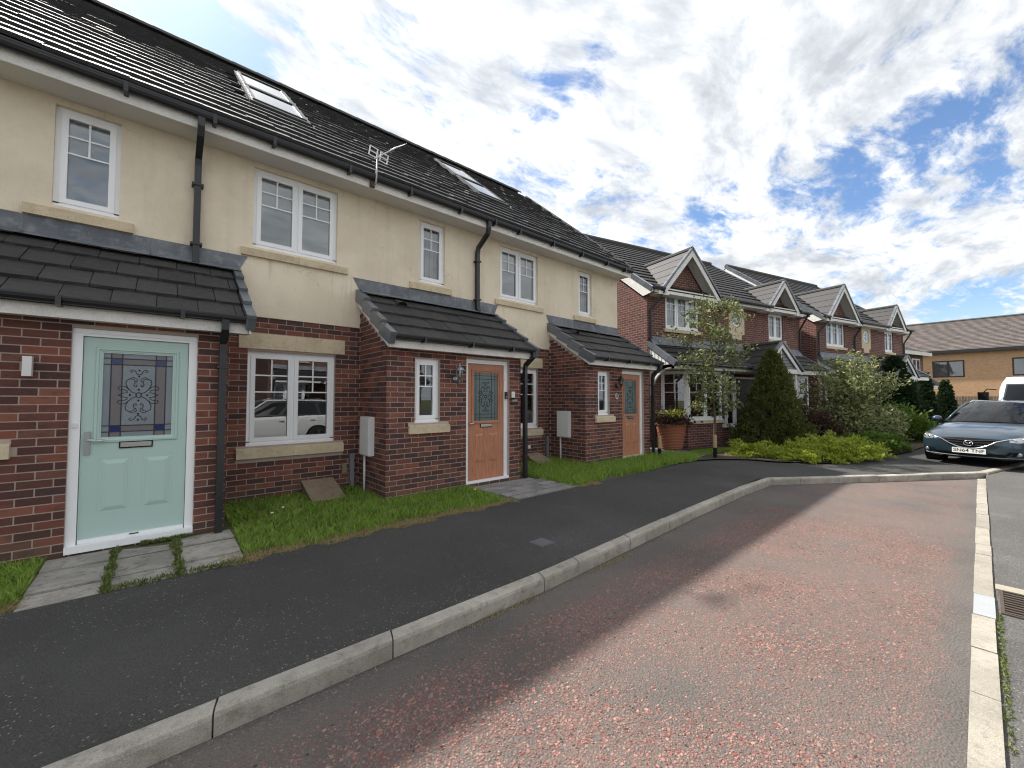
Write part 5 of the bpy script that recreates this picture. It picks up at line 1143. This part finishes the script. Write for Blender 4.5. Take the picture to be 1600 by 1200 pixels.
# ------------------------------------------------------------------ cars
def car(label, loc, rz, paint, H=1.0, group=None, plate=None, grille=True):
    T = thing('parked_car', label, 'car', loc, rz, group)
    S = [(2.40, .40, .34, .60, .635), (2.36, .66, .25, .635, .68), (2.22, .83, .20, .69, .755), (1.95, .895, .19, .765, .84), (1.5, .915, .19, .85, .925), (1.05, .92, .19, .915, .985), (.5, .92, .19, .94, .99),
         (-.6, .92, .19, .965, 1.0), (-1.5, .915, .20, .985, 1.01), (-2.1, .89, .25, 1.0, 1.02), (-2.34, .80, .33, .97, 1.0), (-2.40, .55, .42, .88, .90)]
    mb = MB(); vs = []; NP = 8
    for (x, w_, zb, ze, zc_) in S:
        half = [(0, zb), (.80*w_, zb), (.965*w_, zb+.10), (w_, zb+.48*(ze-zb)), (.985*w_, ze-.11), (.93*w_, ze), (.60*w_, ze+(zc_-ze)*.75), (0, zc_)]
        ring = half+[(-y, z) for y, z in half[-2:0:-1]]
        vs += [(x, y, z*H) for y, z in ring]
    m_ = 14; fs = []
    for i in range(len(S)-1):
        for k in range(m_): fs.append((i*m_+k, (i+1)*m_+k, (i+1)*m_+(k+1) % m_, i*m_+(k+1) % m_))
    fs += [tuple(range(m_)), tuple(range((len(S)-1)*m_+m_-1, (len(S)-1)*m_-1, -1))]
    mb.add(vs, fs); body = mb.build('body', paint, T, True)
    sm = body.modifiers.new('s', 'SUBSURF'); sm.levels = sm.render_levels = 2
    dg = bpy.context.evaluated_depsgraph_get(); dg.update(); ev = body.evaluated_get(dg); me = ev.to_mesh(); bv = BVHTree.FromPolygons([v.co.copy() for v in me.vertices], [tuple(p.vertices) for p in me.polygons]); ev.to_mesh_clear()
    def hit(y, z, off=.006):
        r_ = bv.ray_cast(Vector((4, y, z*H)), Vector((-1, 0, 0))); p, nn = r_[0], r_[1]
        if p is None: return Vector((2.2, y, z*H))
        if nn.x < 0: nn = -nn
        return p+nn*off
    def patch(name, m, top, bot, off=.006, nr=5, parent=None):
        n = len(top); g = []
        for j in range(nr+1):
            f = j/nr
            for a, b in zip(top, bot): g.append(hit(a[0]+(b[0]-a[0])*f, a[1]+(b[1]-a[1])*f, off))
        k = MB(); k.add(g, [(j*n+i, j*n+i+1, (j+1)*n+i+1, (j+1)*n+i) for j in range(nr) for i in range(n-1)]); return k.build(name, m, parent or T, True)
    ys = [i/10 for i in range(-10, 11)]
    gt = [(y*.53, .655-.015*abs(y)**3) for y in ys]; gb = [(y*.41, .440+.15*abs(y)**2.2) for y in ys]
    g_ = patch('grille', 'black', gt, gb, .008)
    for k in range(3): c = MB(); c.tube([hit(y*(.40-.03*k), .60-.05*k+.02*abs(y), .014) for y in ys], .006, 4); c.build('grille_bar', 'black_metal', g_)
    c = MB(); c.tube([hit(-.66, .655, .012), hit(-.56, .648, .012)]+[hit(y*.415, .436+.165*abs(y)**2.0, .016) for y in ys]+[hit(.56, .648, .012), hit(.66, .655, .012)], .013, 6); c.build('chrome_wing', 'chrome', T, True)
    for s in (-1, 1):
        t_ = [(s*(.57+.26*f), .662+.065*f) for f in [i/8 for i in range(9)]]; b_ = [(s*(.59+.265*f), .60-.022*math.sin(f*3.1)+.035*f) for f in [i/8 for i in range(9)]]
        hlp = patch('headlight', 'lamp_glass', t_, b_, .010)
        for f in (.3, .68):
            q = hit(s*(.575+.26*f), .625+.045*f, .016); k = MB(); k.m = Matrix.Translation(q); k.lathe([(0, .012), (.018, .010), (.027, 0)], 12, axis='x'); k.build('lamp_ring', 'chrome', hlp, True)
        q = hit(s*.70, .36, .004); k = MB(); k.m = Matrix.Translation(q); k.lathe([(0, .012), (.03, .010), (.042, 0)], 12, axis='x'); k.build('fog_lamp', 'lamp_glass', T, True)
        patch('intake_surround', 'black', [(s*(.58+.22*f), .40+.01*f) for f in (0, .5, 1)], [(s*(.50+.28*f), .315) for f in (0, .5, 1)], .004)
    patch('lower_intake', 'black', [(y*.50, .345) for y in ys], [(y*.54, .285) for y in ys], .006)
    sp2 = MB(); sp2.tube([hit(y*.80, .265+.02*abs(y), .012) for y in ys], .010, 5); sp2.build('bumper_lip', 'grey_pvc', T, True)
    q = hit(0, .545, .02)                                         # winged oval emblem
    e_ = MB(); e_.tube([(q.x+.004, .072*math.cos(a), q.z+.056*math.sin(a)) for a in [i*2*math.pi/20 for i in range(21)]], .0085, 6)
    for s in (-1, 1): e_.tube([(q.x+.006, 0, q.z-.012), (q.x+.006, s*.025, q.z+.004), (q.x+.006, s*.05, q.z+.022), (q.x+.004, s*.066, q.z+.022)], [.010, .009, .007, .005], 6)
    e_.build('emblem', 'chrome', T, True)
    q = hit(0, .385, .02); pl = MB().box(q.x-.004, q.x+.008, -.26, .26, q.z-.056, q.z+.056).build('number_plate', 'plate', T)
    if plate: text('plate_text', plate, .098, 'black', pl, (q.x+.0085, 0, q.z), (R(90), 0, R(90)), .0006, 1.12)
    # greenhouse
    fs_ = [i/8 for i in range(-8, 9)]
    base = [Vector((1.16-.34*abs(y)**2.2, y*.80, (.975-.03*abs(y)**2)*H)) for y in fs_]; top_ = [Vector((.30-.16*abs(y)**2.2, y*.585, (1.43-.035*abs(y)**2.2)*H)) for y in fs_]
    rtop = [Vector((-1.95+.10*abs(y)**2, y*.555, (1.40-.03*abs(y)**2)*H)) for y in fs_]; rbas = [Vector((-2.30+.15*abs(y)**2, y*.76, 1.0*H)) for y in fs_]
    def loft(rows, name, m, par=T):
        n = len(rows[0]); k = MB(); k.add([p for r_ in rows for p in r_], [(j*n+i, j*n+i+1, (j+1)*n+i+1, (j+1)*n+i) for j in range(len(rows)-1) for i in range(n-1)]); return k.build(name, m, par, True)
    mids = lambda a, b, f, bow: [p.lerp(q, f)+Vector((bow, 0, bow*.8)) for p, q in zip(a, b)]
    loft([base, mids(base, top_, .33, .03), mids(base, top_, .66, .03), top_], 'windscreen', 'carglass')
    loft([top_, [p.lerp(q, .08)+Vector((0, 0, .022*H)) for p, q in zip(top_, rtop)], [p.lerp(q, .4)+Vector((0, 0, .045*H)) for p, q in zip(top_, rtop)], [p.lerp(q, .8)+Vector((0, 0, .03*H)) for p, q in zip(top_, rtop)], rtop], 'roof', paint)
    loft([rtop, rbas], 'rear_screen', 'carglass')
    for s in (-1, 1):
        i = 0 if s < 0 else -1
        bel = [Vector((x, s*(.86 if x < .6 else .80+.0*(x)), .955*H)) for x in (.82, .4, -.4, -1.2, -1.9, -2.15)]; rof = [top_[i].lerp(rtop[i], f) for f in (0, .2, .45, .7, .92, 1.0)]
        loft([bel, rof], 'side_panel', 'black_metal'); 
        for (f0, f1) in ((.06, .34), (.37, .66), (.69, .90)):
            def sp3(f, g): 
                u = f*5; k = min(4, int(u)); a = bel[k].lerp(bel[k+1], u-k); b = rof[k].lerp(rof[k+1], u-k); return a.lerp(b, g)+Vector((0, s*.012, .004))
            MB().poly([sp3(f0, .08), sp3(f1, .08), sp3(f1-.01, .88), sp3(f0+.05 if f0 < .1 else f0, .88)]).build('side_window', 'carglass', T)
        MB().tube([base[i]+Vector((0, s*.01, 0)), base[i].lerp(top_[i], .5)+Vector((.03, s*.01, .02)), top_[i]+Vector((0, s*.01, .01)), top_[i].lerp(rtop[i], .5)+Vector((0, s*.012, .03)), rtop[i], rbas[i]], .028, 6).build('pillar', paint, T, True)
        MB().tube([top_[i].lerp(rtop[i], .05)+Vector((0, -s*.03, .035)), top_[i].lerp(rtop[i], .12)+Vector((0, -s*.03, .075)), top_[i].lerp(rtop[i], .85)+Vector((0, -s*.03, .075)), top_[i].lerp(rtop[i], .93)+Vector((0, -s*.03, .03))], .014, 6).build('roof_rail', 'chrome', T, True)
        mi = MB(); mi.m = TRS((.72, s*1.0, 1.0*H), (0, 0, s*R(-8))); mi.add(*(lambda b: (b.v, b.f))(MB().lathe([(0, -.10), (.06, -.09), (.085, -.03), (.08, .04), (.045, .085), (0, .09)], 12, (0, 0, 0), 'y')))
        mo_ = mi.build('wing_mirror', paint, T, True)
        MB().tube([(.70, s*.86, .95*H), (.70, s*.95, .975*H)], .02, 6).build('mirror_arm', 'black', T)
        MB().box(-.35, -.20, s*.925-.012, s*.925+.012, .80*H, .825*H).box(-1.30, -1.15, s*.92-.012, s*.92+.012, .82*H, .845*H).build('door_handle', paint, T)
        for xw in (1.42, -1.40):
            a_ = MB(); a_.m = Matrix.Translation((xw, s*.90, .335)); a_.lathe([(0, s*.030), (.375, s*.030), (.385, s*.018), (.385, -s*.2)], 28, axis='y'); a_.build('wheel_arch', 'black', T)
            wh = MB(); wh.m = Matrix.Translation((xw, s*.87, .325)); wh.lathe([(.22, s*.06), (.235, s*.085), (.30, s*.09), (.325, s*.065), (.33, 0), (.325, -s*.1), (.2, -s*.1)], 30, axis='y'); wo = wh.build('wheel', 'rubber', T, True)
            rm = MB(); rm.m = Matrix.Translation((xw, s*.87, .325)); rm.lathe([(.235, s*.083), (.215, s*.075), (.205, s*.03)], 30, axis='y').lathe([(0, s*.075), (.045, s*.075), (.055, s*.06)], 16, axis='y')
            for k in range(5):
                a = k*2*math.pi/5+.3
                for d_ in (-.12, .12): rm.tube([(.045*math.cos(a), s*.066, .045*math.sin(a)), (.215*math.cos(a+d_), s*.068, .215*math.sin(a+d_))], .017, 4)
            rm.build('rim', 'alloy', wo)
    return T
HDG = math.atan2(.242, -.97)
cd = Vector((-.97, .242, 0)); fc = Vector((13.70, .20, -.15)); cc = fc-cd*2.40
car('dark blue grey estate car parked facing the camera at the kerb end', (cc.x, cc.y, -.148), HDG, 'carpaint', 1.03, plate='SN64 TNF')
car('white car parked across the road, seen in the lower window reflection', (2.9, -2.95, -.238), math.pi, 'whitepaint', 1.12)
# white van behind the blue car
vn = thing('van', 'white van with large black mirror behind the blue car', 'van', (25.2, -1.35, -.22), HDG)
S = [(.0, .90, .45, 1.15), (-.12, .98, .35, 1.25), (-.75, 1.02, .35, 2.32), (-1.0, 1.03, .35, 2.50), (-2.0, 1.04, .35, 2.58), (-5.4, 1.04, .4, 2.56)]
vb = MB(); vs = []
for (x, w_, zb, zt) in S: vs += [(x, -w_, zb), (x, -w_, zt-.25), (x, -w_+.14, zt), (x, w_-.14, zt), (x, w_, zt-.25), (x, w_, zb)]
fs = [(i*6+k, (i+1)*6+k, (i+1)*6+(k+1) % 6, i*6+(k+1) % 6) for i in range(len(S)-1) for k in range(6)]+[tuple(range(6)), tuple(range(len(vs)-1, len(vs)-7, -1))]
vb.add(vs, fs).build('body', 'whitepaint', vn)
def vs_(f, y): x = -.12+(-.63)*f; z = 1.25+1.07*f; return (x+.03, y, z+.018)
MB().poly([vs_(.10, -.86), vs_(.10, .86), vs_(.9, .82), vs_(.9, -.82)]).build('windscreen', 'carglass', vn)
MB().box(.0, .03, -.5, .5, .7, .95).build('grille', 'black', vn)
for s in (-1, 1):
    MB().box(-.02, .02, s*.62-.17, s*.62+.17, .80, 1.05).build('headlight', 'lamp_glass', vn)
    mi = MB().box(-.30, -.18, s*1.36-.15, s*1.36+.15, 1.42, 1.90).build('wing_mirror', 'black', vn); MB().tube([(-.25, s*1.0, 2.0), (-.22, s*1.25, 2.02), (-.22, s*1.34, 1.9)], .022, 6).tube([(-.25, s*1.36, 1.42), (-.25, s*1.30, 1.2)], .02, 6).build('mirror_arm', 'black', mi)
    for xw in (-.9, -4.2):
        wh = MB(); wh.m = Matrix.Translation((xw, s*.92, .34)); wh.lathe([(0, s*.1), (.2, s*.1), (.33, s*.11), (.34, 0), (.33, -s*.1)], 20, axis='y'); wh.build('wheel', 'rubber', vn)
# far fence
fe = thing('far_fence', 'weathered timber fence below the orange brick block', 'fence', (47, -10, -.2))
P = Pieces(BOXV, BOXF)
for k in range(150): P.add(TRS((rng.uniform(-.01, .01), k*.16, .9), (0, 0, 0), (.025, .145, 1.8+rng.uniform(-.03, .03))), .16)
P.build('fence_board', 'fence', fe, minpx=5)
MB().box(.03, .08, 0, 24, .4, .5).box(.03, .08, 0, 24, 1.4, 1.5).build('rail', 'fence', fe)
